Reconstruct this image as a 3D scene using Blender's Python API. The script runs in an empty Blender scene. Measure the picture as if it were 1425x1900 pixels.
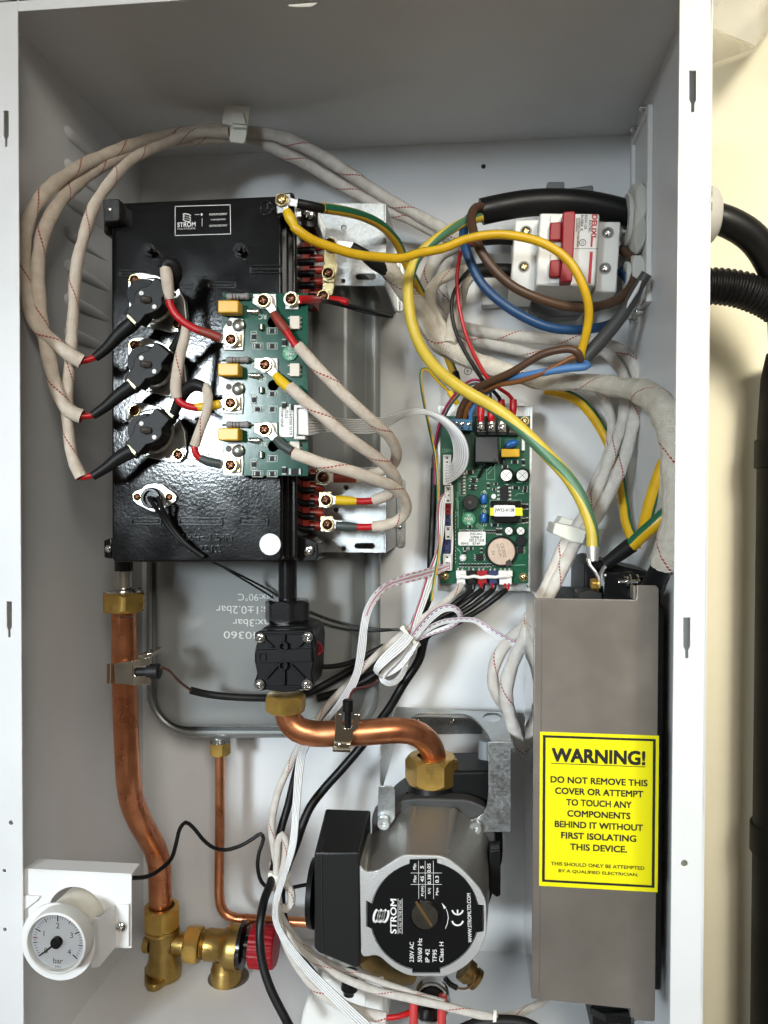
import bpy, bmesh, math, random
from mathutils import Vector, Matrix
SC = bpy.context.scene
COL = SC.collection
random.seed(7)

# ------------------------------------------------------------ camera
FPX = 1450.0
CAM = Vector((.2895, -.4511, -.2995))
YAW, PIT, ROL = .1088, .0185, .0027
_f = Vector((-math.sin(YAW)*math.cos(PIT), math.cos(YAW)*math.cos(PIT), -math.sin(PIT)))
_r0 = Vector((math.cos(YAW), math.sin(YAW), 0)); _u0 = _r0.cross(_f)
_r = math.cos(ROL)*_r0 + math.sin(ROL)*_u0
_u = -math.sin(ROL)*_r0 + math.cos(ROL)*_u0
cd = bpy.data.cameras.new('camera'); cam = bpy.data.objects.new('camera', cd); COL.objects.link(cam)
cd.sensor_fit = 'VERTICAL'; cd.sensor_height = 36; cd.lens = FPX/1900*36
cd.clip_start = .01; cd.clip_end = 50
cam.matrix_world = Matrix(((_r.x, _u.x, -_f.x, CAM.x), (_r.y, _u.y, -_f.y, CAM.y), (_r.z, _u.z, -_f.z, CAM.z), (0, 0, 0, 1)))
SC.camera = cam

# ------------------------------------------------------------ light
w = bpy.data.worlds.new('World'); SC.world = w; w.use_nodes = True
wn = w.node_tree; bg = wn.nodes['Background']
tc = wn.nodes.new('ShaderNodeTexCoord'); sp = wn.nodes.new('ShaderNodeSeparateXYZ'); cr = wn.nodes.new('ShaderNodeValToRGB')
mp = wn.nodes.new('ShaderNodeMapRange'); mp.inputs[1].default_value = -1; mp.inputs[2].default_value = 1
wn.links.new(tc.outputs['Generated'], sp.inputs[0]); wn.links.new(sp.outputs['Z'], mp.inputs[0]); wn.links.new(mp.outputs[0], cr.inputs[0])
e = cr.color_ramp.elements
e[0].position = .0; e[0].color = (.34, .27, .21, 1); e[1].position = 1; e[1].color = (.75, .70, .62, 1)
x = cr.color_ramp.elements.new(.42); x.color = (.23, .19, .15, 1)
x = cr.color_ramp.elements.new(.60); x.color = (.29, .26, .225, 1)
wn.links.new(cr.outputs[0], bg.inputs[0]); bg.inputs[1].default_value = .31

def area(name, loc, target, size, power, color, sy=None, spread=180, disk=False):
    l = bpy.data.lights.new(name, 'AREA'); o = bpy.data.objects.new(name, l); COL.objects.link(o)
    l.energy = power; l.color = color; l.size = size; l.spread = math.radians(spread)
    if sy: l.shape = 'RECTANGLE'; l.size_y = sy
    elif disk: l.shape = 'DISK'
    o.location = loc
    o.rotation_euler = (Vector(target)-Vector(loc)).to_track_quat('-Z', 'Y').to_euler()
    return o
area('room_lamp_cool', (-.60, -1.95, -.02), (.24, .1, -.50), .40, 1.5, (.84, .94, 1.0), disk=True, spread=32)
area('room_and_fill_lamp_warm', (.66, -1.6, .42), (.25, 0, -.3), .55, 14.5, (1, .955, .86))
area('room_and_fill_lamp_warm', (.85, -1.05, .35), (.80, .23, -.22), .4, 2.1, (1, .94, .76), spread=46)  # unseen fill lamp added to brighten the cream wall right of the cabinet
SC.view_settings.view_transform = 'Standard'; SC.view_settings.look = 'None'
SC.view_settings.exposure = .1; SC.view_settings.gamma = 1

# ------------------------------------------------------------ projection helpers: a photo pixel at a depth y (metres behind the front lip)
def ray(px, py): return _f*FPX + _r*(px-712.5) - _u*(py-950)
def P(px, py, y):
    d = ray(px, py); return CAM + d*((y-CAM.y)/d.y)
def PX(px, py, x):
    d = ray(px, py); return CAM + d*((x-CAM.x)/d.x)
def PZ(px, py, z):
    d = ray(px, py); return CAM + d*((z-CAM.z)/d.z)
def S(y): return (y-CAM.y)/FPX          # metres per photo pixel at depth y
XA, YA, ZA = Vector((1, 0, 0)), Vector((0, 1, 0)), Vector((0, 0, 1))

# ------------------------------------------------------------ materials
MATS = {}
def mat(name, col, rough=.5, metal=0, bump=0, bscale=600, bdist=.0003, var=0, vscale=40, col2=None, coat=0, spec=None, rvar=0, trans=0, detail=3):
    if name in MATS: return MATS[name]
    m = bpy.data.materials.new(name); m.use_nodes = True; nt = m.node_tree; b = nt.nodes['Principled BSDF']
    b.inputs['Base Color'].default_value = (*col, 1); b.inputs['Roughness'].default_value = rough; b.inputs['Metallic'].default_value = metal
    if coat: b.inputs['Coat Weight'].default_value = coat; b.inputs['Coat Roughness'].default_value = .08
    if spec is not None: b.inputs['Specular IOR Level'].default_value = spec
    if trans: b.inputs['Transmission Weight'].default_value = trans
    tcn = nt.nodes.new('ShaderNodeTexCoord')
    if var or rvar:
        n = nt.nodes.new('ShaderNodeTexNoise'); n.inputs['Scale'].default_value = vscale; n.inputs['Detail'].default_value = 5; n.inputs['Roughness'].default_value = .65
        nt.links.new(tcn.outputs['Object'], n.inputs['Vector'])
        if var:
            r = nt.nodes.new('ShaderNodeValToRGB'); c2 = col2 or tuple(c*(1-var) for c in col)
            r.color_ramp.elements[0].position = .35; r.color_ramp.elements[1].position = .68
            r.color_ramp.elements[0].color = (*c2, 1); r.color_ramp.elements[1].color = (*col, 1)
            nt.links.new(n.outputs['Fac'], r.inputs[0]); nt.links.new(r.outputs[0], b.inputs['Base Color'])
        if rvar:
            q = nt.nodes.new('ShaderNodeMapRange'); q.inputs[1].default_value = .3; q.inputs[2].default_value = .7
            q.inputs[3].default_value = max(.02, rough-rvar); q.inputs[4].default_value = rough+rvar
            nt.links.new(n.outputs['Fac'], q.inputs[0]); nt.links.new(q.outputs[0], b.inputs['Roughness'])
    if bump:
        n = nt.nodes.new('ShaderNodeTexNoise'); n.inputs['Scale'].default_value = bscale; n.inputs['Detail'].default_value = detail
        nt.links.new(tcn.outputs['Object'], n.inputs['Vector'])
        bp = nt.nodes.new('ShaderNodeBump'); bp.inputs['Strength'].default_value = bump; bp.inputs['Distance'].default_value = bdist
        nt.links.new(n.outputs['Fac'], bp.inputs['Height']); nt.links.new(bp.outputs[0], b.inputs['Normal'])
    MATS[name] = m; return m

def _math(nt, op, a, b=None):
    n = nt.nodes.new('ShaderNodeMath'); n.operation = op
    for i, v in enumerate((a, b)):
        if v is None: continue
        if isinstance(v, (int, float)): n.inputs[i].default_value = v
        else: nt.links.new(v, n.inputs[i])
    return n.outputs[0]

def braid(name, col, n=22, k=850, slope=-20, tracer=(.42, .04, .03), dash=480, wid=.042, shift=0., bs=.8):
    """woven fibreglass sleeve: u round the sleeve, v metres along it; knit bump and a dashed tracer thread in a helix"""
    if name in MATS: return MATS[name]
    m = bpy.data.materials.new(name); m.use_nodes = True; nt = m.node_tree; b = nt.nodes['Principled BSDF']
    b.inputs['Roughness'].default_value = .62; b.inputs['Specular IOR Level'].default_value = .35
    b.inputs['Subsurface Weight'].default_value = .0
    uv = nt.nodes.new('ShaderNodeUVMap'); s = nt.nodes.new('ShaderNodeSeparateXYZ'); nt.links.new(uv.outputs[0], s.inputs[0])
    u, v = s.outputs[0], s.outputs[1]
    a = _math(nt, 'SINE', _math(nt, 'MULTIPLY', u, 2*math.pi*n)); c = _math(nt, 'SINE', _math(nt, 'MULTIPLY', v, k*2*math.pi))
    h = _math(nt, 'MULTIPLY', a, c)
    tex = nt.nodes.new('ShaderNodeTexNoise'); tex.inputs['Scale'].default_value = 160; tex.inputs['Detail'].default_value = 4
    tco = nt.nodes.new('ShaderNodeTexCoord'); nt.links.new(tco.outputs['Object'], tex.inputs['Vector'])
    fr = _math(nt, 'FRACT', _math(nt, 'ADD', _math(nt, 'ADD', u, _math(nt, 'MULTIPLY', v, -slope)), shift))
    on = _math(nt, 'LESS_THAN', fr, wid)
    da = _math(nt, 'GREATER_THAN', _math(nt, 'SINE', _math(nt, 'MULTIPLY', v, dash*2*math.pi)), -.55)
    red = _math(nt, 'MULTIPLY', on, da)
    r = nt.nodes.new('ShaderNodeValToRGB'); r.color_ramp.elements[0].position = .3; r.color_ramp.elements[1].position = .7
    r.color_ramp.elements[0].color = (col[0]*.84, col[1]*.80, col[2]*.76, 1); r.color_ramp.elements[1].color = (*col, 1)
    nt.links.new(tex.outputs['Fac'], r.inputs[0])
    knit = nt.nodes.new('ShaderNodeMix'); knit.data_type = 'RGBA'; knit.blend_type = 'MULTIPLY'
    kf = nt.nodes.new('ShaderNodeMapRange'); kf.inputs[1].default_value = -1; kf.inputs[2].default_value = 1; kf.inputs[3].default_value = .17; kf.inputs[4].default_value = 0
    nt.links.new(h, kf.inputs[0]); nt.links.new(kf.outputs[0], knit.inputs[0]); nt.links.new(r.outputs[0], knit.inputs[6]); knit.inputs[7].default_value = (.35, .26, .2, 1)
    mx = nt.nodes.new('ShaderNodeMix'); mx.data_type = 'RGBA'; nt.links.new(red, mx.inputs[0]); nt.links.new(knit.outputs[2], mx.inputs[6]); mx.inputs[7].default_value = (*tracer, 1)
    nt.links.new(mx.outputs[2], b.inputs['Base Color'])
    bp = nt.nodes.new('ShaderNodeBump'); bp.inputs['Strength'].default_value = bs; bp.inputs['Distance'].default_value = .0003
    hh = _math(nt, 'ADD', h, _math(nt, 'MULTIPLY', tex.outputs['Fac'], 2.5))
    nt.links.new(hh, bp.inputs['Height']); nt.links.new(bp.outputs[0], b.inputs['Normal'])
    MATS[name] = m; return m

def striped(name, c1, c2, lo, hi, rough=.38, twist=0):
    """two-colour cable insulation: c2 where lo<u<hi round the cable (twisting along it)"""
    if name in MATS: return MATS[name]
    m = bpy.data.materials.new(name); m.use_nodes = True; nt = m.node_tree; b = nt.nodes['Principled BSDF']
    b.inputs['Roughness'].default_value = rough
    uv = nt.nodes.new('ShaderNodeUVMap'); s = nt.nodes.new('ShaderNodeSeparateXYZ'); nt.links.new(uv.outputs[0], s.inputs[0])
    fr = _math(nt, 'FRACT', _math(nt, 'ADD', s.outputs[0], _math(nt, 'MULTIPLY', s.outputs[1], twist)))
    on = _math(nt, 'MULTIPLY', _math(nt, 'GREATER_THAN', fr, lo), _math(nt, 'LESS_THAN', fr, hi))
    tco = nt.nodes.new('ShaderNodeTexCoord'); tex = nt.nodes.new('ShaderNodeTexNoise'); tex.inputs['Scale'].default_value = 90; tex.inputs['Detail'].default_value = 4
    nt.links.new(tco.outputs['Object'], tex.inputs['Vector'])
    r = nt.nodes.new('ShaderNodeValToRGB'); r.color_ramp.elements[0].position = .35; r.color_ramp.elements[1].position = .65
    r.color_ramp.elements[0].color = (c1[0]*.88, c1[1]*.86, c1[2]*.8, 1); r.color_ramp.elements[1].color = (*c1, 1); nt.links.new(tex.outputs['Fac'], r.inputs[0])
    mx = nt.nodes.new('ShaderNodeMix'); mx.data_type = 'RGBA'; nt.links.new(on, mx.inputs[0]); nt.links.new(r.outputs[0], mx.inputs[6]); mx.inputs[7].default_value = (*c2, 1)
    nt.links.new(mx.outputs[2], b.inputs['Base Color'])
    MATS[name] = m; return m

def spangle(name, col, rough=.42):
    """hot-dip galvanised sheet: crystal spangle in colour and roughness"""
    if name in MATS: return MATS[name]
    m = mat(name, col, rough, 1); nt = m.node_tree; b = nt.nodes['Principled BSDF']
    t = nt.nodes.new('ShaderNodeTexCoord'); v = nt.nodes.new('ShaderNodeTexVoronoi'); v.inputs['Scale'].default_value = 620
    nz = nt.nodes.new('ShaderNodeTexNoise'); nz.inputs['Scale'].default_value = 70; nz.inputs['Detail'].default_value = 5
    nt.links.new(t.outputs['Object'], v.inputs['Vector']); nt.links.new(t.outputs['Object'], nz.inputs['Vector'])
    s = nt.nodes.new('ShaderNodeSeparateColor'); nt.links.new(v.outputs['Color'], s.inputs[0])
    f = _math(nt, 'ADD', _math(nt, 'MULTIPLY', s.outputs[0], .35), _math(nt, 'MULTIPLY', nz.outputs['Fac'], .65))
    r = nt.nodes.new('ShaderNodeValToRGB'); r.color_ramp.elements[0].position = .25; r.color_ramp.elements[1].position = .75
    r.color_ramp.elements[0].color = (*[c*.82 for c in col], 1); r.color_ramp.elements[1].color = (*[min(1, c*1.12) for c in col], 1)
    nt.links.new(f, r.inputs[0]); nt.links.new(r.outputs[0], b.inputs['Base Color'])
    q = nt.nodes.new('ShaderNodeMapRange'); q.inputs[3].default_value = rough-.1; q.inputs[4].default_value = rough+.12
    nt.links.new(f, q.inputs[0]); nt.links.new(q.outputs[0], b.inputs['Roughness'])
    return m

PAINT = mat('white_powder_coat', (.80, .81, .82), .38, bump=.16, bscale=1500, bdist=.0002, var=.05, rvar=.08, vscale=16, detail=2)
BLACKCAST = mat('black_gloss_enamel', (.0045, .0045, .005), .13, bump=.12, bscale=460, bdist=.0005, rvar=.05, vscale=25, detail=2)
BLACKGLOSS = mat('black_gloss_smooth', (.007, .007, .0075), .2, bump=.15, bscale=300, bdist=.0003)
BLACKP = mat('black_plastic', (.006, .006, .0065), .42, spec=.2, bump=.1, bscale=1500, bdist=.0002)
BLACKM = mat('black_matt_plastic', (.011, .011, .011), .5, spec=.35, bump=.3, bscale=1500, bdist=.0003)
RUBBER = mat('black_cable_sheath', (.006, .006, .0065), .42, spec=.35, bump=.12, bscale=500, bdist=.0002, rvar=.08, vscale=60)
SHRINK = mat('black_heat_shrink', (.008, .008, .008), .5, spec=.35, bump=.25, bscale=350, bdist=.0004)
COPPER = mat('copper', (.73, .30, .14), .31, .9, bump=.08, bscale=500, bdist=.0002, var=.3, vscale=45, col2=(.52, .185, .085), rvar=.07)
BRASS = mat('machined_brass', (.66, .42, .10), .31, .78, bump=.05, bscale=700, bdist=.0002, var=.2, vscale=60, col2=(.50, .31, .09), rvar=.06)
BRASSC = mat('cast_brass', (.50, .35, .12), .36, 1, bump=.35, bscale=1300, bdist=.0003, var=.3, vscale=60, col2=(.36, .23, .07), rvar=.08)
ZINC = spangle('galvanised_steel', (.50, .52, .52), .36)
STEEL = mat('bright_steel', (.75, .75, .74), .16, 1, bump=.05, bscale=500, bdist=.0002)
ALU = mat('dull_aluminium', (.62, .61, .58), .34, 1, bump=.08, bscale=300, bdist=.0003, rvar=.08, vscale=70)
TIN = mat('tinned_copper', (.62, .61, .58), .42, .7, bump=.12, bscale=300, bdist=.0004)
YPASS = mat('yellow_passivated_zinc', (.80, .66, .36), .25, 1, var=.25, vscale=120)
SCREWB = mat('bronze_screw', (.17, .075, .045), .33, 1, var=.2, vscale=300)
NICKEL = mat('nickel_spring_steel', (.78, .71, .58), .13, 1)
SLEEVE = braid('cream_braided_sleeve', (.93, .83, .71))
SLEEVEW = braid('white_braided_sleeve', (.92, .89, .84), slope=-21, shift=.3)
SLEEVEB = braid('wide_braided_sleeve', (.90, .85, .74), n=30, k=560, slope=-16, shift=.1, wid=.026, bs=1)
REDW = mat('red_insulation', (.50, .008, .012), .33)
REDT = mat('brick_red_tube', (.26, .035, .02), .45)
YELW = mat('yellow_tube', (.80, .52, .012), .42)
GREYT = mat('grey_green_tube', (.055, .07, .065), .45)
BLUEW = mat('blue_insulation', (.014, .062, .17), .4)
BLUEL = mat('light_blue_insulation', (.075, .20, .45), .42)
BROWNW = mat('brown_insulation', (.085, .042, .022), .42)
GREYC = mat('grey_cable_sheath', (.06, .06, .057), .5)
YG = striped('yellow_green_insulation', (.80, .47, .012), (.012, .13, .055), .56, .78)
YGF = striped('yellow_green_front', (.80, .47, .012), (.012, .13, .055), .40, .62)
YGB = striped('yellow_green_back', (.80, .47, .012), (.10, .20, .02), .20, .32)
YGU = striped('yellow_green_upper', (.80, .47, .012), (.012, .13, .055), .22, .44)
YG2 = striped('yellow_green_twisted', (.78, .58, .07), (.09, .22, .12), .50, .74, twist=4)
WHITEP = mat('white_plastic', (.76, .76, .74), .4)
CREAMP = mat('off_white_plastic', (.66, .65, .60), .45, bump=.05, bscale=900)
NYLON = mat('natural_nylon', (.84, .83, .74), .42, spec=.4)
WIREW = mat('white_ribbon_insulation', (.80, .80, .80), .42)
REDP = mat('red_plastic', (.31, .006, .013), .4, spec=.3)
BLUEP = mat('blue_plastic', (.03, .16, .30), .4)
NAVY = mat('navy_plastic', (.012, .02, .10), .42)
YELCAP = mat('yellow_box_film_capacitor', (.80, .44, .015), .35)
INKK = mat('black_ink', (.008, .008, .008), .6)
INKW = mat('white_ink', (.82, .82, .80), .6)
PCBG = mat('green_solder_mask', (.002, .062, .034), .16, var=.4, vscale=210, col2=(.003, .088, .052), bump=.10, bscale=160, bdist=.0003, spec=.28)
PCBD = mat('dark_green_solder_mask', (.002, .060, .026), .3, var=.35, vscale=160, col2=(.003, .085, .04))
SOLDER = mat('solder', (.75, .74, .70), .25, 1, bump=.4, bscale=500, bdist=.0006)
CHIP = mat('chip_black', (.008, .008, .009), .5, spec=.2)
TANKP = mat('grey_enamel', (.235, .245, .24), .27, bump=.05, bscale=200, bdist=.0004)
REDI = mat('red_silicone', (.30, .025, .014), .35, bump=.15, bscale=300, bdist=.0005)

# ------------------------------------------------------------ mesh helpers
def catmull(pts, step=.0035):
    pts = [Vector(p) for p in pts]
    if len(pts) == 2:
        n = max(2, int((pts[1]-pts[0]).length/step)); return [pts[0].lerp(pts[1], i/n) for i in range(n+1)], [i/n for i in range(n+1)]
    out, par = [], []
    ext = [pts[0]*2-pts[1]] + pts + [pts[-1]*2-pts[-2]]
    for i in range(len(pts)-1):
        p0, p1, p2, p3 = ext[i:i+4]
        t0 = 0; t1 = max((p1-p0).length, 1e-6)**.5; t2 = t1+max((p2-p1).length, 1e-6)**.5; t3 = t2+max((p3-p2).length, 1e-6)**.5
        n = max(2, int((p2-p1).length/step))
        for j in range(n):
            t = t1+(t2-t1)*j/n
            a1 = p0*((t1-t)/(t1-t0))+p1*((t-t0)/(t1-t0)); a2 = p1*((t2-t)/(t2-t1))+p2*((t-t1)/(t2-t1)); a3 = p2*((t3-t)/(t3-t2))+p3*((t-t2)/(t3-t2))
            b1 = a1*((t2-t)/(t2-t0))+a2*((t-t0)/(t2-t0)); b2 = a2*((t3-t)/(t3-t1))+a3*((t-t1)/(t3-t1))
            out.append(b1*((t2-t)/(t2-t1))+b2*((t-t1)/(t2-t1))); par.append(i+j/n)
    out.append(pts[-1]); par.append(len(pts)-1.)
    return out, par

class M:
    def __init__(s): s.mi = 0; s.bm = bmesh.new(); s.uv = s.bm.loops.layers.uv.new('UVMap')
    def face(s, vs):
        try: f = s.bm.faces.new(vs); f.material_index = s.mi; return f
        except ValueError: return None
    def prism_w(s, front, off):
        """closed polygon of world points, extruded by vector off"""
        a = [s.bm.verts.new(p) for p in front]; b = [s.bm.verts.new(Vector(p)+off) for p in front]
        s.face(a); s.face(b[::-1]); n = len(a)
        for i in range(n): s.face([a[i], b[i], b[(i+1) % n], a[(i+1) % n]])
        return s
    def prism(s, pts, y0, y1): return s.prism_w([P(a, b, y0) for a, b in pts], Vector((0, y1-y0, 0)))
    def box(s, x0, y0, x1, y1, d0, d1): return s.prism([(x0, y0), (x1, y0), (x1, y1), (x0, y1)], d0, d1)
    def wbox(s, a, b):
        (x0, y0, z0), (x1, y1, z1) = a, b
        return s.prism_w([(x0, y0, z0), (x1, y0, z0), (x1, y0, z1), (x0, y0, z1)], Vector((0, y1-y0, 0)))
    def obox(s, c, ax, ay, az):
        """box centred at c with half-extent vectors"""
        c, ax, ay, az = map(Vector, (c, ax, ay, az))
        return s.prism_w([c-ax-ay-az, c+ax-ay-az, c+ax-ay+az, c-ax-ay+az], ay*2)
    def lathe(s, o, axis, prof, n=24, rot=0, closed=True):
        """prof: list of (t along axis, radius)"""
        o = Vector(o); ax = Vector(axis).normalized(); t1 = ax.orthogonal().normalized()
        if abs(ax.dot(YA)) > .9: t1 = (ZA - ax*ax.dot(ZA)).normalized()
        elif abs(ax.dot(ZA)) > .7: t1 = (XA - ax*ax.dot(XA)).normalized()
        else: t1 = (ZA - ax*ax.dot(ZA)).normalized()
        t2 = ax.cross(t1); rings = []
        for t, r in prof:
            if r < 1e-7: rings.append([s.bm.verts.new(o+ax*t)])
            else: rings.append([s.bm.verts.new(o+ax*t+(t1*math.cos(rot+2*math.pi*i/n)+t2*math.sin(rot+2*math.pi*i/n))*r) for i in range(n)])
        for a, b in zip(rings, rings[1:]):
            for i in range(n):
                j = (i+1) % n
                if len(a) == 1 and len(b) == 1: continue
                if len(a) == 1: s.face([a[0], b[i], b[j]])
                elif len(b) == 1: s.face([a[i], a[j], b[0]])
                else: s.face([a[i], a[j], b[j], b[i]])
        if closed:
            if len(rings[0]) > 1: s.face(rings[0][::-1])
            if len(rings[-1]) > 1: s.face(rings[-1])
        return s
    def ring(s, o, axis, r0, r1, h, n=28, ch=0):
        c = ch or min(h, r1-r0)*.15
        p = [(0, r0), (0, r1-c), (c, r1), (h-c, r1), (h, r1-c), (h, r0), (0, r0)]
        return s.lathe(o, axis, p, n, closed=False)
    def hexnut(s, o, axis, R, h, r=0, rot=0):
        """hexagon nut with chamfered corners: the prism cut by a cone at each end, hole radius r"""
        o = Vector(o); ax = Vector(axis).normalized()
        n = 48; t1 = (ZA-ax*ax.dot(ZA)) if abs(ax.dot(ZA)) < .7 else (XA-ax*ax.dot(XA)); t1.normalize(); t2 = ax.cross(t1)
        ap = R*math.cos(math.pi/6)
        def hexr(a):
            k = ((a-rot) % (math.pi/3)) - math.pi/6; return ap/math.cos(k)
        rings = []
        ch = R*.17
        for lev in range(6):
            ring = []
            for i in range(n):
                a = 2*math.pi*i/n; hr = hexr(a); over = max(0, hr-ap)/(R-ap)
                c0 = ch*over
                t, rad = {0: (0, r), 1: (0, ap*.97), 2: (c0+.00015, hr), 3: (h-c0-.00015, hr), 4: (h, ap*.97), 5: (h, r)}[lev]
                ring.append(s.bm.verts.new(o+ax*t+(t1*math.cos(a)+t2*math.sin(a))*rad) if rad > 1e-6 else None)
            if ring[0] is None: ring = [s.bm.verts.new(o+ax*(0 if lev == 0 else h))]
            rings.append(ring)
        for a, b in zip(rings, rings[1:]):
            for i in range(n):
                j = (i+1) % n
                if len(a) == 1: s.face([a[0], b[i], b[j]])
                elif len(b) == 1: s.face([a[i], a[j], b[0]])
                else: s.face([a[i], a[j], b[j], b[i]])
        if r > 1e-6:
            for i in range(n): s.face([rings[-1][i], rings[-1][(i+1) % n], rings[0][(i+1) % n], rings[0][i]])
        return s
    def tube(s, pts, r, n=14, step=.0035, caps=True, wob=0, flat=1., vs=0., raw=False, rough=None):
        if raw: path = [Vector(p) for p in pts]; par = [i for i in range(len(path))]
        else: path, par = catmull(pts, step)
        rr = r if isinstance(r, (list, tuple)) else None
        tang = []
        for i in range(len(path)):
            a = path[max(0, i-1)]; b = path[min(len(path)-1, i+1)]; tang.append((b-a).normalized())
        t = tang[0]; ref = YA if abs(t.dot(YA)) < .9 else ZA
        nrm = (ref-t*ref.dot(t)).normalized(); rings = []; L = vs; vv = []
        for i, p in enumerate(path):
            t = tang[i]
            if i: L += (p-path[i-1]).length
            nrm = (nrm-t*nrm.dot(t)).normalized(); bi = t.cross(nrm)
            rad = r if rr is None else rr[min(int(par[i]), len(rr)-1)]*(1-(par[i]-int(par[i])))+rr[min(int(par[i])+1, len(rr)-1)]*(par[i]-int(par[i]))
            if wob:
                rad *= 1+wob*(math.sin(L*310+vs*50)*.5+math.sin(L*143+1)*.6+math.sin(L*610+2)*.25)
            rings.append([s.bm.verts.new(p+(nrm*math.cos(2*math.pi*k/n)*flat+bi*math.sin(2*math.pi*k/n))*rad*(1+(rough[k % len(rough)] if rough else 0))) for k in range(n)]); vv.append(L)
        for i in range(len(rings)-1):
            for k in range(n):
                j = (k+1) % n
                f = s.face([rings[i][k], rings[i][j], rings[i+1][j], rings[i+1][k]])
                if f:
                    for l, (uu, v) in zip(f.loops, ((k/n, vv[i]), ((k+1)/n, vv[i]), ((k+1)/n, vv[i+1]), (k/n, vv[i+1]))): l[s.uv].uv = (uu, v)
        if caps: s.face(rings[0][::-1]); s.face(rings[-1])
        return s
    def ribbon(s, A, B, n, th=.0009, step=.003):
        """flat cable of n wires between edge curves A and B (world points)"""
        k = max(len(A), len(B)); a, _ = catmull(A, step); 
        m = len(a); b = resample(catmull(B, step)[0], m); a = resample(a, m)
        rows = []; L = 0
        seg = 6
        for i in range(m):
            c = b[i]-a[i]; w_ = c.length; c = c/w_ if w_ > 1e-9 else XA
            t = ((a[min(m-1, i+1)]+b[min(m-1, i+1)])-(a[max(0, i-1)]+b[max(0, i-1)])).normalized(); nn = t.cross(c).normalized()
            if i: L += ((a[i]+b[i])-(a[i-1]+b[i-1])).length/2
            top, bot = [], []
            rw = w_/n/2
            for q in range(n):
                for g in range(seg):
                    an = math.pi*g/seg; pos = (q+.5)*w_/n - math.cos(an)*rw; hh = max(.25, math.sin(an))*min(th, rw*1.0)
                    top.append((a[i]+c*pos+nn*hh, pos/w_)); bot.append((a[i]+c*pos-nn*hh, pos/w_))
            rows.append(([(s.bm.verts.new(p), u) for p, u in top], [(s.bm.verts.new(p), u) for p, u in bot], L))
        for r0, r1 in zip(rows, rows[1:]):
            for side, flip in ((0, 0), (1, 1)):
                for q in range(len(r0[side])-1):
                    vsx = [r0[side][q], r0[side][q+1], r1[side][q+1], r1[side][q]]; ll = [r0[2], r0[2], r1[2], r1[2]]
                    if flip: vsx = vsx[::-1]; ll = ll[::-1]
                    f = s.face([v for v, _ in vsx])
                    if f:
                        for l, (_, u), v in zip(f.loops, vsx, ll): l[s.uv].uv = (u, v)
            for q in (0, -1):
                s.face([r0[0][q][0], r1[0][q][0], r1[1][q][0], r0[1][q][0]])
        return s

def resample(path, m):
    L = [0]
    for p, q in zip(path, path[1:]): L.append(L[-1]+(q-p).length)
    out = []; j = 0
    for i in range(m):
        d = L[-1]*i/(m-1)
        while j < len(path)-2 and L[j+1] < d: j += 1
        k = (d-L[j])/max(1e-9, L[j+1]-L[j]); out.append(path[j].lerp(path[j+1], min(1, max(0, k))))
    return out

ROOTLOC = {}
def thing(name, label, cat, loc, group=None):
    o = bpy.data.objects.new(name, None); o.empty_display_size = .01; COL.objects.link(o)
    o.location = loc; o['label'] = label; o['category'] = cat
    if group: o['group'] = group
    ROOTLOC[o.name] = Vector(loc); return o
def build(name, m, material, parent=None, bevel=0, smooth=38, seg=2, label=None, subsurf=0):
    bm = m.bm; bmesh.ops.recalc_face_normals(bm, faces=bm.faces)
    if parent is not None: off = ROOTLOC[parent.name]
    else:
        off = Vector((0, 0, 0))
        for v in bm.verts: off += v.co
        off /= max(1, len(bm.verts))
    bmesh.ops.translate(bm, verts=bm.verts, vec=-off)
    me = bpy.data.meshes.new(name); bm.to_mesh(me); bm.free()
    for p in me.polygons: p.use_smooth = True
    me.set_sharp_from_angle(angle=math.radians(smooth))
    for q in (material if isinstance(material, (list, tuple)) else [material]): me.materials.append(q)
    o = bpy.data.objects.new(name, me); COL.objects.link(o)
    if parent is not None: o.parent = parent
    else: o.location = off
    ROOTLOC[o.name] = off
    if bevel:
        b = o.modifiers.new('bevel', 'BEVEL'); b.width = bevel; b.segments = seg; b.limit_method = 'ANGLE'; b.angle_limit = math.radians(35); b.harden_normals = False
    if subsurf: d = o.modifiers.new('subdivision', 'SUBSURF'); d.levels = subsurf; d.render_levels = subsurf
    if label: o['label'] = label
    return o
def tag(o, label, cat, group=None):
    o['label'] = label; o['category'] = cat
    if group: o['group'] = group
    return o
def struct(o): o['kind'] = 'structure'; return o

def sheet(m, outer, holes, off):
    """flat sheet (world points) with holes, extruded by off"""
    bm = m.bm; loops = []
    for lp in [outer]+holes:
        vs = [bm.verts.new(p) for p in lp]; loops.append(vs)
    edges = []
    for vs in loops:
        for i in range(len(vs)): edges.append(bm.edges.new((vs[i], vs[(i+1) % len(vs)])))
    r = bmesh.ops.triangle_fill(bm, use_beauty=True, use_dissolve=False, edges=edges)
    fs = [g for g in r['geom'] if isinstance(g, bmesh.types.BMFace)]
    ex = bmesh.ops.extrude_face_region(bm, geom=fs)
    bmesh.ops.translate(bm, verts=[g for g in ex['geom'] if isinstance(g, bmesh.types.BMVert)], vec=off)
    return m
def circ(cx, cy, r, n=16): return [(cx+r*math.cos(2*math.pi*i/n), cy+r*math.sin(2*math.pi*i/n)) for i in range(n)]
def rrect(x0, y0, x1, y1, r, n=5):
    out = []
    for cx, cy, a0 in ((x1-r, y0+r, -90), (x1-r, y1-r, 0), (x0+r, y1-r, 90), (x0+r, y0+r, 180)):
        for i in range(n+1):
            a = math.radians(a0+90*i/n); out.append((cx+r*math.cos(a), cy+r*math.sin(a)))
    return out

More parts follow.
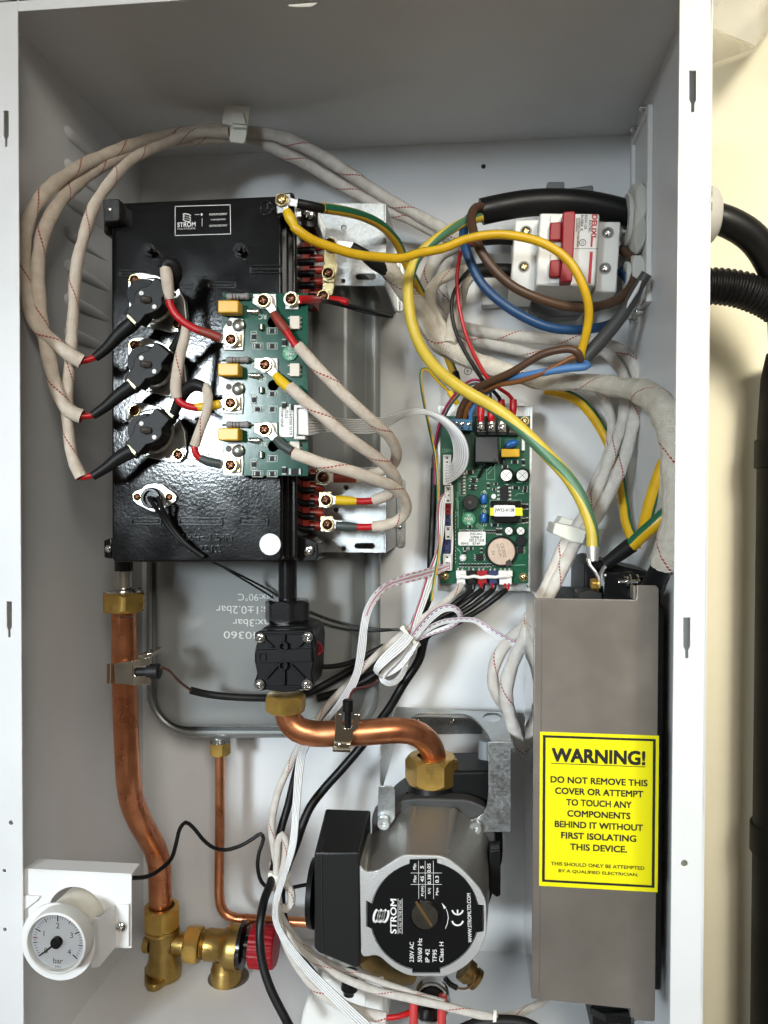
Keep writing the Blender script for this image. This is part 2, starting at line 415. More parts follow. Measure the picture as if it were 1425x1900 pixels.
def glyphs(s, bold=0., ext=0):
    """vertices and faces of a line of lettering; bold thickens the strokes with shifted layers a hair apart"""
    c = bpy.data.curves.new('t', 'FONT'); c.body = s; c.resolution_u = 3; c.extrude = ext
    if not ext: c.fill_mode = 'FRONT'
    o = bpy.data.objects.new('t', c); me = o.to_mesh()
    V = [v.co.copy() for v in me.vertices]; F = [list(p.vertices) for p in me.polygons]
    o.to_mesh_clear(); bpy.data.objects.remove(o); bpy.data.curves.remove(c)
    if bold and not ext:
        V0, F0, V, F = V, F, [], []
        for q, (dx, dy) in enumerate(((0, 0), (bold, bold), (-bold, bold), (bold, -bold), (-bold, -bold), (bold, 0), (-bold, 0))):
            n = len(V); V += [Vector((v.x+dx, v.y+dy, q*8e-6)) for v in V0]; F += [[k+n for k in f] for f in F0]
    return V, F
def text(m, s, cx, cy, wpx, hpx, y, rot=0, bold=.0, th=0, shear=0):
    """add lettering fitted to a wpx x hpx photo-pixel box centred on (cx,cy) at depth y, facing the front; rot in degrees counter-clockwise"""
    V, F = glyphs(s, bold, .1 if th else 0)
    if not V: return m
    x0 = min(v.x for v in V); x1 = max(v.x for v in V); y0 = min(v.y for v in V); y1 = max(v.y for v in V)
    k = S(y); o = P(cx, cy, y); a = math.radians(rot); ca, sa = math.cos(a), math.sin(a)
    sx = wpx*k/(x1-x0); sy = hpx*k/(y1-y0)
    vs = []
    for v in V:
        lx = (v.x-(x0+x1)/2)*sx; ly = (v.y-(y0+y1)/2)*sy; lx += ly*shear
        vs.append(m.bm.verts.new((o.x+lx*ca-ly*sa, y-(v.z*10*th if th else v.z), o.z+lx*sa+ly*ca)))
    fs = [f for f in (m.face([vs[i] for i in f]) for f in F) if f]
    return m
def lines(m, pts, wpx, y, closed=False):
    """flat printed line of width wpx along photo pixels at depth y"""
    n = len(pts); k = S(y)
    for i in range(n if closed else n-1):
        a = P(*pts[i], y); b = P(*pts[(i+1) % n], y); d = (b-a); 
        if d.length < 1e-9: continue
        d.normalize(); q = Vector((-d.z, 0, d.x))*wpx*k/2; e_ = d*wpx*k/2 if closed else Vector()
        m.face([m.bm.verts.new(p) for p in (a-q-e_, b-q+e_, b+q+e_, a+q-e_)])
    return m
def flat(m, pts, y): m.face([m.bm.verts.new(P(a, b, y)) for a, b in pts]); return m

def pan_head(m, o, axis, R, h, n=24, rot=0., cross=True, slot=False):
    """pan-head screw with a recessed cross; axis points out of the head"""
    o = Vector(o); ax = Vector(axis).normalized()
    t1 = (ZA-ax*ax.dot(ZA)) if abs(ax.dot(ZA)) < .8 else (XA-ax*ax.dot(XA)); t1.normalize(); t2 = ax.cross(t1)
    rad = [0, .12, .2, .3, .42, .52, .62, .75, .88, .97, 1.0, 1.0]; n = 32
    rings = []
    for q, f in enumerate(rad):
        ring = []
        for i in range(n if q else 1):
            a = 2*math.pi*i/n; xx = f*math.cos(a); yy = f*math.sin(a)
            t = h*(math.sqrt(max(0, 1-(f*.82)**2))-.43)/.57 if q < len(rad)-1 else -h*.15
            xr = xx*math.cos(rot)+yy*math.sin(rot); yr = -xx*math.sin(rot)+yy*math.cos(rot)
            if cross:
                wd = .15
                if (abs(xr) < wd and abs(yr) < .62) or (abs(yr) < wd and abs(xr) < .62): t -= h*.75*(1-.6*f)
            if slot and abs(xr) < .13 and q < len(rad)-1: t -= h*.5
            ring.append(m.bm.verts.new(o+ax*t+(t1*xx+t2*yy)*R))
        rings.append(ring)
    for a, b in zip(rings, rings[1:]):
        for i in range(n):
            j = (i+1) % n
            if len(a) == 1: m.face([a[0], b[i], b[j]])
            else: m.face([a[i], a[j], b[j], b[i]])
    m.face(rings[-1]); return m
def screw(parent, px, py, y, rpx, material, name='screw', washer=None, rot=.4, axis=(0, -1, 0), hf=.5, label=None):
    """a screw head facing the front at a photo pixel, with an optional washer below"""
    o = P(px, py, y); R = rpx*S(y); m = M(); pan_head(m, o-Vector((0, R*.25, 0)), axis, R, R*hf, rot=rot)
    s = build(name, m, material, parent, smooth=45)
    if washer:
        mw = M().ring(o, axis, R*.4, R*1.24, R*.28); build('washer', mw, washer, s)
    return s
# ============================================================ THE SETTING
W, D, H = .42, .2173, .6878
LIP = .0165
WALLM = mat('cream_wall_paint', (.86, .80, .62), .7, bump=.3, bscale=140, bdist=.0006, var=.07, vscale=9)
m = M(); m.wbox((-1.5, D+.012, -2.2), (2.5, D+.06, 1.4)); struct(build('wall', m, WALLM))

cab = thing('boiler_cabinet', 'white powder coated sheet metal boiler cabinet standing open against the cream wall', 'cabinet', (W/2, D, -H))
T = .0012
build('back_panel', M().wbox((-T, D, -H-T), (W+T, D+.004, T)), PAINT, cab)
m = M(); m.wbox((-T, 0.0, -H), (0, D, 0))
build('side_panel', m, PAINT, cab)
build('side_panel', M().wbox((W, 0.0, -H), (W+T, D, 0)), PAINT, cab)
build('top_panel', M().wbox((-T, 0.0, 0), (W+T, D, T)), PAINT, cab)
build('bottom_panel', M().wbox((-T, 0.0, -H-T), (W+T, D, -H)), PAINT, cab)
def keyhole(cx, top, bot, w_=9, neck=4.6):
    k = bot-top; nb = top+k*.70
    return [P(a, b, 0) for a, b in ((cx-w_/1.6, top), (cx+w_/1.6, top), (cx+w_/1.6, nb), (cx+neck/1.6, nb+k*.09), (cx+neck/1.6, bot), (cx-neck/1.6, bot), (cx-neck/1.6, nb+k*.09), (cx-w_/1.6, nb))]
def wc(px, py, r): 
    o = P(px, py, 0); k = S(0)*r; return [(o.x+k*math.cos(a*.5236), 0, o.z+k*math.sin(a*.5236)) for a in range(12)]
m = M(); sheet(m, [(-.022, 0, T), (LIP, 0, T), (LIP, 0, -H), (-.022, 0, -H)],
    [keyhole(11, 205, 272, 7.5, 3.4), keyhole(17, 1116, 1183, 7.5, 3.4), wc(8, 1616, 3.6), wc(9, 1725, 3.8), wc(20, 1527, 4.5)], Vector((0, .0012, 0)))
build('front_flange', m, PAINT, cab, bevel=.0003)
m = M(); sheet(m, [(W-LIP, 0, T), (W+T, 0, T), (W+T, 0, -H), (W-LIP, 0, -H)],
    [keyhole(1285.5, 131, 208, 10), keyhole(1274.5, 1146, 1222, 10), wc(1270, 1602, 6)], Vector((0, .0012, 0)))
build('front_flange', m, PAINT, cab, bevel=.0003)
m = M().wbox((LIP+.0002, 0, -.0062), (W-LIP-.0002, .0012, T)); build('front_flange', m, PAINT, cab, bevel=.0003)
# pressed louvres in the left side
for i, py in enumerate((236, 299, 362, 425, 488, 551, 614)):
    a = PX(116, py, 0.0); m = M(); n = 12; L = .075; hr = .0052; dp = .0028
    rows = []
    for k in range(15):
        t = k/14; yy = a.y+.002+t*L; sc = math.sqrt(max(0, 1-max(0, (.12-t)/.12)**2))*(1-max(0, (t-.25)/.75)**1.5)
        rows.append([m.bm.verts.new((-.0002+dp*sc*math.sin(math.pi*q/n), yy, a.z+hr*(.35+.65*sc)*math.cos(math.pi*q/n))) for q in range(n+1)])
    for r0, r1 in zip(rows, rows[1:]):
        for q in range(n): m.face([r0[q], r0[q+1], r1[q+1], r1[q]])
    build('louvre', m, PAINT, cab, smooth=180)
# small hole drilled in the back panel and slots seen at its foot
m = M().lathe(P(897, 309, D-.0003), (0, -1, 0), [(0, 4.2*S(D)), (.0003, 4.2*S(D))], 16); build('drilled_hole', m, INKK, cab)
# ============================================================ helpers for lofted shells
def loft(m, rings, cap0=True, cap1=True):
    vr = [[m.bm.verts.new(p) for p in r] for r in rings]; n = len(vr[0])
    for a, b in zip(vr, vr[1:]):
        for i in range(n): m.face([a[i], a[(i+1) % n], b[(i+1) % n], b[i]])
    if cap0: m.face(vr[0][::-1])
    if cap1: m.face(vr[-1])
    return m
def px_ring(pts, y): return [P(a, b, y) for a, b in pts]
def frame(m, x0, y0, x1, y1, t, d0, d1):
    """rectangular raised rim"""
    m.box(x0, y0, x1, y0+t, d0, d1); m.box(x0, y1-t, x1, y1, d0, d1); m.box(x0, y0+t, x0+t, y1-t, d0, d1); m.box(x1-t, y0+t, x1, y1-t, d0, d1); return m
def cyl(m, px, py, y0, y1, rpx, n=20, ch=0):
    """disc facing the front, front face at y0"""
    r = rpx*S(y0); o = P(px, py, y0); c = ch*r
    return m.lathe(o, (0, 1, 0), [(0, r-c), (c, r), (y1-y0, r)], n)

# ============================================================ expansion tank
tk = thing('expansion_tank', 'flat grey enamelled expansion tank with rounded corners and upside-down printing', 'tank', P(490, 1360, .18))
rg = []
for x0, y0, x1, y1, r, y in ((306, 520, 636, 1330, 46, .1500), (299, 512, 644, 1338, 52, .1503), (294, 506, 651, 1345, 56, .1520), (291, 502, 656, 1348, 58, .156), (290, 500, 672, 1349, 62, .170), (288, 499, 677, 1350, 64, .1745), (285, 497, 682, 1352, 68, .1735), (282, 494, 688, 1356, 74, .1700), (278, 491, 695, 1361, 80, .1692), (274, 487, 702, 1366, 86, .1712),
                              (272, 485, 706, 1369, 90, .1760), (272, 485, 706, 1369, 90, .1830), (276, 489, 703, 1365, 82, .1875), (284, 497, 694, 1357, 75, .1890), (290, 503, 688, 1350, 70, .192), (300, 510, 680, 1340, 66, .2155)):
    rg.append(px_ring(rrect(x0, y0, x1, y1, r, 8), y))
build('shell', loft(M(), rg), TANKP, tk, smooth=50)
m = M()
for s, cx, cy, w_, h in (('T max:90\u00b0C', 487, 1109, 96, 14), ('P res:1\u00b10.2bar', 467, 1132, 140, 15), ('P max:3bar', 482, 1156, 106, 14), ('20040360', 468, 1179, 112, 14)):
    text(m, s, cx, cy, w_, h, .1497, rot=180)
build('lettering', m, mat('pale_print', (.62, .64, .62), .6), tk)

# ============================================================ heating element block
hb = thing('heating_element_block', 'black gloss cast heating element block with white logo label', 'heater', P(365, 1040, .1))
HF = .065
m = M(); m.prism([(206, 377), (514, 363), (523, 372), (524, 1036), (516, 1043), (212, 1043), (207, 1036)], HF, .128)
build('body', m, BLACKCAST, hb, bevel=.0016, seg=3)
m = M(); m.prism([(521, 398), (545, 398), (550, 405), (551, 1030), (545, 1040), (521, 1040)], .078, .135); build('end_cap', m, BLACKGLOSS, hb, bevel=.002, seg=3)
m = M(); m.box(524, 400, 535, 1036, .072, .08); build('seam_rib', m, BLACKGLOSS, hb, bevel=.001)
def ear(pts, y0, y1, mt, name='mounting_ear'): return build(name, M().prism(pts, y0, y1), mt, hb, bevel=.0009)
e1 = ear([(190, 370), (219, 368), (222, 372), (222, 405), (219, 410), (192, 412)], .055, .075, mat('worn_black_casting', (.055, .053, .05), .5, .5, var=.6, vscale=160, bump=.3, bscale=500))
screw(e1, 204, 389, .0548, 4.4, ALU, rot=.8)
ear([(192, 412), (207, 410), (207, 436), (196, 436), (192, 430)], .068, .09, BLACKGLOSS)
e2 = ear([(512, 360), (540, 356), (546, 362), (546, 402), (540, 405), (512, 398)], .058, .08, BLACKGLOSS)
build('earth_pad', M().prism([(512, 361), (538, 359), (540, 376), (532, 392), (514, 396)], .0568, .058), TIN, hb, bevel=.0003)
e3 = ear([(548, 379), (585, 384), (590, 390), (589, 415), (583, 423), (556, 421), (548, 413)], .09, .12, BLACKGLOSS)
screw(e3, 574, 398, .0895, 10.5, STEEL, washer=None, rot=.7, hf=.35)
e4 = ear([(553, 993), (566, 996), (588, 1006), (590, 1013), (590, 1036), (584, 1042), (553, 1042)], .09, .12, BLACKGLOSS)
screw(e4, 573, 1021, .0895, 10, STEEL, rot=.2, hf=.35)
e5 = ear([(192, 1003), (207, 998), (207, 1037), (193, 1035)], .075, .1, BLACKGLOSS)
screw(e5, 202, 1018, .0745, 7, STEEL, rot=.3)
for x, y in ((281, 466), (447, 465)):
    m = M(); m.hexnut(P(x, y, HF), (0, -1, 0), 14*S(HF), .004, 0, rot=.3); m.lathe(P(x-1, y, HF-.004), (0, -1, 0), [(0, 6.5*S(HF)), (.004, 6.5*S(HF)), (.005, 5*S(HF))], 16); build('stud_nut', m, BLACKGLOSS, hb)
for x0, y0, x1, y1 in ((219, 500, 277, 513), (462, 491, 523, 507), (384, 522, 436, 535), (331, 525, 357, 535), (243, 960, 299, 974), (331, 960, 413, 975), (442, 958, 497, 975)):
    m = M(); frame(m, x0, y0, x1, y1, 2.6, HF-.0012, HF+.001); m.box(x0+6, (y0+y1)/2-1.2, x1-5, (y0+y1)/2+1.6, HF-.0009, HF+.001); m.box((x0+x1)/2-8, y1-5.5, x1-6, y1-3.9, HF-.0008, HF+.001)
    build('cooling_slot', m, BLACKGLOSS, hb, bevel=.00025)
m = M(); text(m, '50.60Hz  1.2MPa', 379, 997, 112, 13, HF-.0006, th=.0007, bold=.012); text(m, '3x 22.1\u03a9', 379, 1018, 64, 13, HF-.0006, th=.0007, bold=.012); build('embossed_lettering', m, BLACKGLOSS, hb, smooth=30)
m = M(); m.ring(P(495, 386, HF), (0, -1, 0), 11.5*S(HF), 13.5*S(HF), .0006, 32)
for a, b, c, d in ((494, 377, 496, 388), (488, 387, 503, 389), (490, 391, 500, 393), (493, 395, 498, 397)): m.box(a, b, c, d, HF-.0006, HF)
build('earth_symbol', m, BLACKGLOSS, hb)
m = M(); m.ring(P(372, 592, HF), (0, -1, 0), 9*S(HF), 11*S(HF), .0006, 32); build('casting_mark', m, BLACKGLOSS, hb)
# label: outline, coil emblem, lettering
def coil(m, cx, cy, w_, h, y, t=2., rot=0):
    for k in range(3):
        a = []
        for i in range(13):
            q = math.pi*2*(i/12)*.86+.6; lx = w_/2*math.cos(q); ly = h*.17*math.sin(q)+(k-1)*h*.3+lx*.22
            c, s_ = math.cos(rot), math.sin(rot); a.append((cx+lx*c+ly*s_, cy-lx*s_+ly*c))
        lines(m, a, t, y)
ly_ = HF-.00035
m = M(); lines(m, [(325, 383), (427, 380), (428, 434), (325, 437)], 1.3, ly_, True); coil(m, 347, 404, 15, 15, ly_, 1.9)
text(m, 'STROM', 346, 416.5, 36, 9, ly_, bold=.018); text(m, "IT'S ALL IN THE DETAIL", 346, 424, 36, 3.6, ly_)
lines(m, [(375, 405), (375, 420)], .9, ly_); lines(m, [(361, 398), (370, 398)], .8, ly_); flat(m, [(374, 395), (376.5, 398), (374, 401), (372, 398)], ly_)
text(m, 'PREMIUM ELEMENT', 405, 397.5, 35, 3.8, ly_, bold=.01); text(m, '14.4kW@230VAC', 405, 407.5, 29, 3.8, ly_, bold=.01); text(m, 'HEATING SIDE ONLY', 405, 418.5, 35, 3.8, ly_, bold=.01)
build('logo_label', m, INKW, hb)
m = M(); cyl(m, 501, 1010, HF-.0006, HF, 20.5, 40); build('round_sticker', m, mat('white_sticker', (.82, .82, .80), .45), hb)
# black port pipes below
r0 = 17*S(.10)
m = M(); o = P(229.5, 1040, .10); m.lathe(o, (0, 0, -1), [(0, r0*1.02), (20*S(.1), r0*1.02)], 28); build('outlet_stub', m, BLACKGLOSS, hb)
m = M(); o = P(534, 1036, .105); m.lathe(o, (0, 0, -1), [(0, 17.5*S(.105)), (78*S(.105), 17.5*S(.105))], 28); build('inlet_pipe', m, BLACKGLOSS, hb)
# red silicone end seals with terminal posts
for nm, y0, y1 in (('element_seal', 448, 556), ('element_seal', 868, 988)):
    m = M(); n = 5; hh = (y1-y0)/n
    m.box(550, y0, 574, y1, .098, .135)
    for k in range(n):
        cy = y0+hh*(k+.5)
        m.lathe(P(566, cy, .105), (1, 0, 0), [(0, hh*.44*S(.1)), (.006, hh*.44*S(.1)), (.0075, hh*.36*S(.1)), (.012, hh*.34*S(.1)), (.014, hh*.28*S(.1))], 18)
    sl = build(nm, m, REDI, hb, bevel=.0006)
    for k in range(n):
        cy = y0+hh*(k+.5)+6; m = M(); m.lathe(P(556, cy, .0975), (1, 0, 0), [(0, 6.5*S(.1)), (.011, 6.5*S(.1))], 12)
        build('rib_gap', m, BLACKP, sl)

# ============================================================ galvanised brackets right of the heater
def zbracket(label, y0, y1, foot, holes, slots, hide=0):
    b = thing('mounting_bracket', label, 'bracket', P(650, y1, .17), 'galvanised brackets beside the heating block'); yb = .132
    outer = [P(540, y0, yb), P(713, y0+1, yb), P(713, y1+2, yb), P(540, y1, yb)]
    hs = [[P(a, c, yb) for a, c in circ(x, y, r, 12)] for x, y, r in holes]+[[P(a, c, yb) for a, c in rrect(*s_, (s_[3]-s_[1])/2.02, 4)] for s_ in slots]
    build('plate', sheet(M(), outer, hs, Vector((0, .0015, 0))), ZINC, b, bevel=.0003)
    xr = P(713, y0, yb).x; z0 = P(713, y0+1, yb).z; z1 = P(713, y1+2, yb).z
    build('side_web', M().wbox((xr, yb+.0002, z1), (xr+.0015, D-.0018, z0)), ZINC, b, bevel=.0003)
    f0 = P(720, foot[0], D-.002); f1 = P(foot[2], foot[1], D-.002)
    pts = [(a, D-.0018, c) for a, c in rrect(xr+.0016, f1.z, f1.x, f0.z, .003)]
    build('foot', M().prism_w(pts, Vector((0, .0014, 0))), ZINC, b, bevel=.0003)
    return b
b1 = zbracket('upper galvanised bracket behind the brass link bar, earth cable crossing it', 376, 529, (455, 578, 748), [(638, 423, 5), (637, 521, 4)], [(660, 508, 697, 519)])
b2 = zbracket('lower galvanised bracket behind the yellow and grey lugs of the heater', 866, 1024, (889, 1016, 752), [(642, 905, 4.5), (623, 946, 4.5), (637, 1018, 4.5)], [(658, 1008, 695, 1018)])
screw(b2, 742, 978, D-.0022, 4, STEEL)

# ============================================================ element terminal links
lk = thing('terminal_link', 'bright brass link bar joining three element terminals at the top of the heater', 'link bar', P(605, 500, .1))
m = M(); m.prism([(600, 462), (622, 462), (625, 500), (623, 520), (616, 548), (596, 548), (600, 520), (603, 500)], .098, .0995); build('bar', m, YPASS, lk, bevel=.0003)
m = M(); m.prism([(600, 490), (626, 488), (620, 524), (598, 522)], .0955, .0975); build('bar', m, YPASS, lk, bevel=.0003)
for x, y in ((613, 453), (609, 507), (600, 550)): screw(lk, x, y, .0945, 9.5, SCREWB, washer=YPASS)
for x, y in ((601, 886), (605, 928), (608, 973)):
    pass

# ============================================================ thermal cut-outs
TC = [(0, -242, 'thermal cut-out topmost on the heater with braided lead passing over it'), (0, -122, 'middle thermal cut-out on the heater between two others'), (0, 0, 'lowest thermal cut-out on the heater above the round flange sensor')]
for dx, dy, lab in TC:
    q = lambda pts: [(a+dx, b+dy) for a, b in pts]
    t = thing('thermal_cutout', lab, 'thermostat', P(285, 800+dy, HF), 'thermal cut-outs on the heating block')
    base = q([(237, 765), (241, 755), (250, 748), (262, 747), (292, 753), (312, 764), (333, 778), (343, 800), (347, 838), (344, 850), (334, 858), (318, 859), (270, 848), (250, 838), (239, 815)])
    m = M(); m.prism(base, HF-.0022, HF-.0004); build('flange', m, ALU, t, bevel=.0006)
    m = M(); c = P(286+dx, 801+dy, HF); k = S(HF); m.lathe(c, (0, -1, 0), [(.001, 44*k), (.003, 43*k), (.0045, 39*k)], 32); build('cup', m, ALU, t)
    m = M(); c = P(288+dx, 803+dy, HF); m.lathe(c, (0, -1, 0), [(.003, 34*k), (.014, 33*k)], 32); m.lathe(c, (0, -1, 0), [(.014, 32*k), (.022, 28*k)], 32); build('barrel', m, BLACKP, t)
    head = q([(289.5, 755.8), (314.7, 777.9), (300, 795.8), (301, 806), (294, 816), (281, 823), (270.5, 825.3), (255.8, 843.2), (232.6, 821), (247.4, 801), (248.4, 789.5), (258, 777), (274.7, 771.6)])
    m = M(); m.prism(head, .034, .047); hd = build('head', m, BLACKM, t, bevel=.0006)
    m = M(); m.lathe(P(277+dx, 799+dy, .034), (-.9, -.9, .05), [(0, 7.2*S(.034)), (.0052, 6.6*S(.034)), (.0056, 5.6*S(.034))], 18); build('reset_pin', m, mat('grey_brown_pin', (.06, .05, .045), .45), hd)
    for x, y in ((262, 786), (286, 811)): build('rivet', cyl(M(), x+dx, y+dy, .0335, .034, 4.4, 16), INKW, hd)
    for sp_, bl_ in (([(305, 762), (313, 752), (327, 766), (319, 776)], [(314, 774), (326, 762), (330, 771), (321, 781)]), ([(234, 829), (239, 820), (255, 836), (250, 845)], [(230, 826), (234, 817), (260, 841), (250, 851)])):
        build('spade_terminal', M().prism(q(sp_), .038, .0395), mat('cream_spade_tab', (.72, .70, .40), .4, .4), t, bevel=.0003)
        build('terminal_block', M().prism(q(bl_), .0403, .045), BLACKP, t, bevel=.0004)
    screw(t, 250+dx, 762+dy, HF-.003, 9, SCREWB, washer=YPASS, rot=.3); screw(t, 331+dx, 844+dy, HF-.003, 9, SCREWB, washer=YPASS, rot=.6)
# flange-mounted sensor
t = thing('temperature_sensor', 'aluminium flanged temperature sensor with a pair of thin black leads', 'sensor', P(287, 925, HF))
m = M(); m.prism([(245, 917), (250, 911), (262, 907), (270, 899), (286, 896), (303, 899), (312, 907), (322, 913), (328, 921), (327, 929), (319, 935), (303, 944), (290, 950), (280, 949), (268, 943), (254, 936), (246, 928)], HF-.0018, HF-.0003); build('flange', m, ALU, t, bevel=.0005)
m = M(); c = P(286, 924, HF); m.lathe(c, (0, -1, 0), [(.0015, 20*S(HF)), (.006, 20*S(HF)), (.007, 18*S(HF)), (.007, 14*S(HF)), (.0045, 13*S(HF)), (.0045, 4*S(HF)), (.007, 3.5*S(HF)), (.007, 0)], 28); build('cap', m, BLACKGLOSS, t)
screw(t, 255, 922, HF-.0022, 7, SCREWB, washer=YPASS); screw(t, 315, 922, HF-.0022, 7, SCREWB, washer=YPASS, rot=.1)
m = M(); m.tube([P(277, 924, .057), P(284, 935, .05), P(298, 955, .056), P(318, 985, .059), P(345, 1012, .060), P(372, 1030, .062)], 4.4*S(.06), 10); m.tube([P(294, 924, .057), P(299, 938, .05), P(306, 956, .0555), P(324, 985, .0585), P(350, 1013, .0595), P(378, 1033, .0615)], 4.4*S(.06), 10); build('lead_sleeve', m, SHRINK, t)
for k in (0, 7):
    m = M(); m.tube([P(368, 1028+k*.5, .061), P(400, 1045, .075), P(440, 1064+k*.6, .115), P(490, 1090+k*1.2, .14), P(540, 1118+k*1.6, .146), P(610, 1148+k*1.6, .147), P(680, 1165+k*.9, .147), P(745, 1168, .145)], .0008, 8); build('lead', m, RUBBER, t)
# ============================================================ board helpers
BROWNB = mat('band_dark', (.03, .02, .018), .5); RESG = mat('grey_resistor', (.27, .25, .25), .5); ENDM = mat('dull_chip_end', (.42, .42, .40), .55, .3)
STK = mat('paper_sticker', (.84, .84, .82), .55); STKG = mat('green_sticker', (.03, .30, .14), .45)
OPTO = mat('cream_chip', (.74, .68, .58), .5)
def smd(parent, x, y, w_, h, yb, mt=None, hgt=.0012, name='chip_resistor', ends=True):
    m = M(); vert = h > w_; hgt = hgt
    if ends:
        m.mi = 1; e_ = .17
        if vert: m.box(x-w_/2, y-h/2, x+w_/2, y-h/2+h*e_, yb-hgt*.95, yb); m.box(x-w_/2, y+h/2-h*e_, x+w_/2, y+h/2, yb-hgt*.95, yb)
        else: m.box(x-w_/2, y-h/2, x-w_/2+w_*e_, y+h/2, yb-hgt*.95, yb); m.box(x+w_/2-w_*e_, y-h/2, x+w_/2, y+h/2, yb-hgt*.95, yb)
        m.mi = 0
        if vert: m.box(x-w_/2, y-h/2+h*e_, x+w_/2, y+h/2-h*e_, yb-hgt, yb)
        else: m.box(x-w_/2+w_*e_, y-h/2, x+w_/2-w_*e_, y+h/2, yb-hgt, yb)
    else: m.box(x-w_/2, y-h/2, x+w_/2, y+h/2, yb-hgt, yb)
    return build(name, m, [mt or CHIP, ENDM], parent)
def pads(m, x, y, n, pitch, w_, h, yb, vert=False):
    for k in range(n):
        cx, cy = (x, y+k*pitch) if vert else (x+k*pitch, y); m.box(cx-w_/2, cy-h/2, cx+w_/2, cy+h/2, yb-.0005, yb)
    return m

# ============================================================ power triac board
YB = .040
tb = thing('power_board', 'green power switching circuit board with three yellow capacitors fixed over the black heater', 'circuit board', P(490, 880, YB))
hl = [[P(a, b, YB) for a, b in circ(x, y, 10.5, 18)] for x, y in ((506, 598), (507, 715), (507, 828))]
build('board', sheet(M(), [P(413, 544, YB), P(571, 544, YB), P(571, 883, YB), P(449, 882, YB), P(413, 880, YB)], hl, Vector((0, .0016, 0))), PCBG, tb)
for x, y in ((429, 560), (560, 552), (556, 872), (430, 868)): build('standoff', cyl(M(), x, y, YB+.0017, HF, 7, 12), BLACKP, tb)
ms = M()
SCREWS = [((491, 558), (429, 630)), ((494, 677), (428, 748)), ((493, 797), (428, 863))]
for i, dy in enumerate((0, 117, 237)):
    # resistor
    m = M(); c = P(421, 551+dy, YB-.0026); k = S(YB)
    m.lathe(c, (1, 0, 0), [(0, 5.2*k), (1.5*k, 6.4*k), (7*k, 6.6*k), (9*k, 5.6*k), (34*k, 5.6*k), (36*k, 6.6*k), (41*k, 6.4*k), (43*k, 4.5*k)], 18)
    rs = build('power_resistor', m, RESG, tb)
    for f in (11, 17, 23, 33):
        build('colour_band', M().lathe(P(421+f, 551+dy, YB-.0026), (1, 0, 0), [(0, 5.8*k), (2*k, 5.8*k)], 18), BROWNB, rs)
    build('lead', M().tube([P(412, 552+dy, YB), P(415, 551+dy, YB-.0026), P(468, 551+dy, YB-.0026), P(475, 552+dy, YB)], .0004, 6), SOLDER, rs)
    build('film_capacitor', M().prism([(404, 557+dy), (442, 557+dy), (442, 580+dy), (404, 580+dy)], YB-.0105, YB-.0004), YELCAP, tb, bevel=.0007)
    (sx, sy), (lx, ly) = SCREWS[i]
    m = M(); PADM = mat('bright_pad', (.66, .65, .62), .5, .55); m.prism([(sx-22, sy-13), (sx+21, sy-13), (sx+22, sy+14), (sx+8, sy+16), (sx-6, sy+15), (sx-23, sy+5)], YB-.0016, YB-.0003); build('terminal_pad', m, PADM, tb, bevel=.0004)
    m = M(); m.prism([(sx-9, sy-10), (sx+13, sy-10), (sx+14, sy+11), (sx-8, sy+11)], YB-.0032, YB-.002); build('terminal_clip', m, YPASS, tb, bevel=.0004)
    screw(tb, sx-2, sy, YB-.0058, 10, SCREWB, washer=YPASS, rot=.3+i)
    # dark lead with solder blob
    m = M(); m.lathe(P(sx-34, sy+19, YB-.0008), (1, 0, -.1), [(0, 0), (3*k, 4.5*k), (12*k, 5.5*k), (20*k, 6.5*k), (26*k, 5*k), (30*k, 0)], 14); build('solder_joint', m, SOLDER, tb)
    # left terminals
    m = M(); m.prism([(lx-16, ly-20), (lx-2, ly-42), (lx+22, ly-38), (lx+24, ly-6), (lx+22, ly+20), (lx-14, ly+20), (lx-16, ly+8)], YB-.0014, YB-.0003); build('terminal_pad', m, PADM, tb, bevel=.0004)
    m = M(); m.lathe(P(lx+14, ly-26, YB-.001), (0, -1, 0), [(0, 13*k), (.0014, 11*k), (.002, 5*k), (.002, 0)], 16); build('solder_joint', m, mat('fluxed_solder', (.22, .22, .19), .25, .8), tb)
    m = M(); m.lathe(P(lx-3, ly-30, YB-.001), (0, -1, 0), [(0, 6.5*k), (.001, 5*k), (.001, 0)], 12); build('rivet', m, mat('brown_flux', (.07, .04, .025), .5), tb)
    m = M(); m.prism([(lx-11, ly-12), (lx+17, ly-12), (lx+18, ly+13), (lx-11, ly+13)], YB-.0032, YB-.002); build('terminal_clip', m, YPASS, tb, bevel=.0004)
    screw(tb, lx, ly, YB-.0058, 10, SCREWB, washer=YPASS, rot=.6+i)
    # small parts
    m = M(); m.lathe(P(485, 600+dy, YB-.0014), (0, 0, -1), [(0, 0), (2*k, 5*k), (12*k, 5.5*k), (15*k, 0)], 12); build('diode', m, mat('dull_metal_can', (.30, .30, .26), .3, .9), tb)
    for x, y, w_, h in ((471, 625, 9, 17), (478, 642, 17, 9), (505, 614, 16, 9), (505, 642, 16, 9)):
        smd(tb, x, y+dy, w_*.8, h*.8, YB-.0002); lines(ms, [(x-w_*.58, y-h*.62+dy), (x+w_*.58, y-h*.62+dy), (x+w_*.58, y+h*.62+dy), (x-w_*.58, y+h*.62+dy)], 1.1, YB-.0003, True)
    smd(tb, 527, 636+dy, 8, 15, YB-.0002)
    if i < 2 or True:
        smd(tb, 547, 638+dy, 22, 11, YB-.0002, name='chip', hgt=.0018)
    ox = 546.5; oy = 598+(0, 88, 233)[i]
    m = M(); m.box(ox-9, oy-12, ox+9, oy+12, YB-.0034, YB-.0004); m.mi = 1; pads(m, ox-11, oy-8, 2, 16, 4, 3, YB-.0002, True); pads(m, ox+11.5, oy-8, 3, 8, 4, 3, YB-.0002, True)
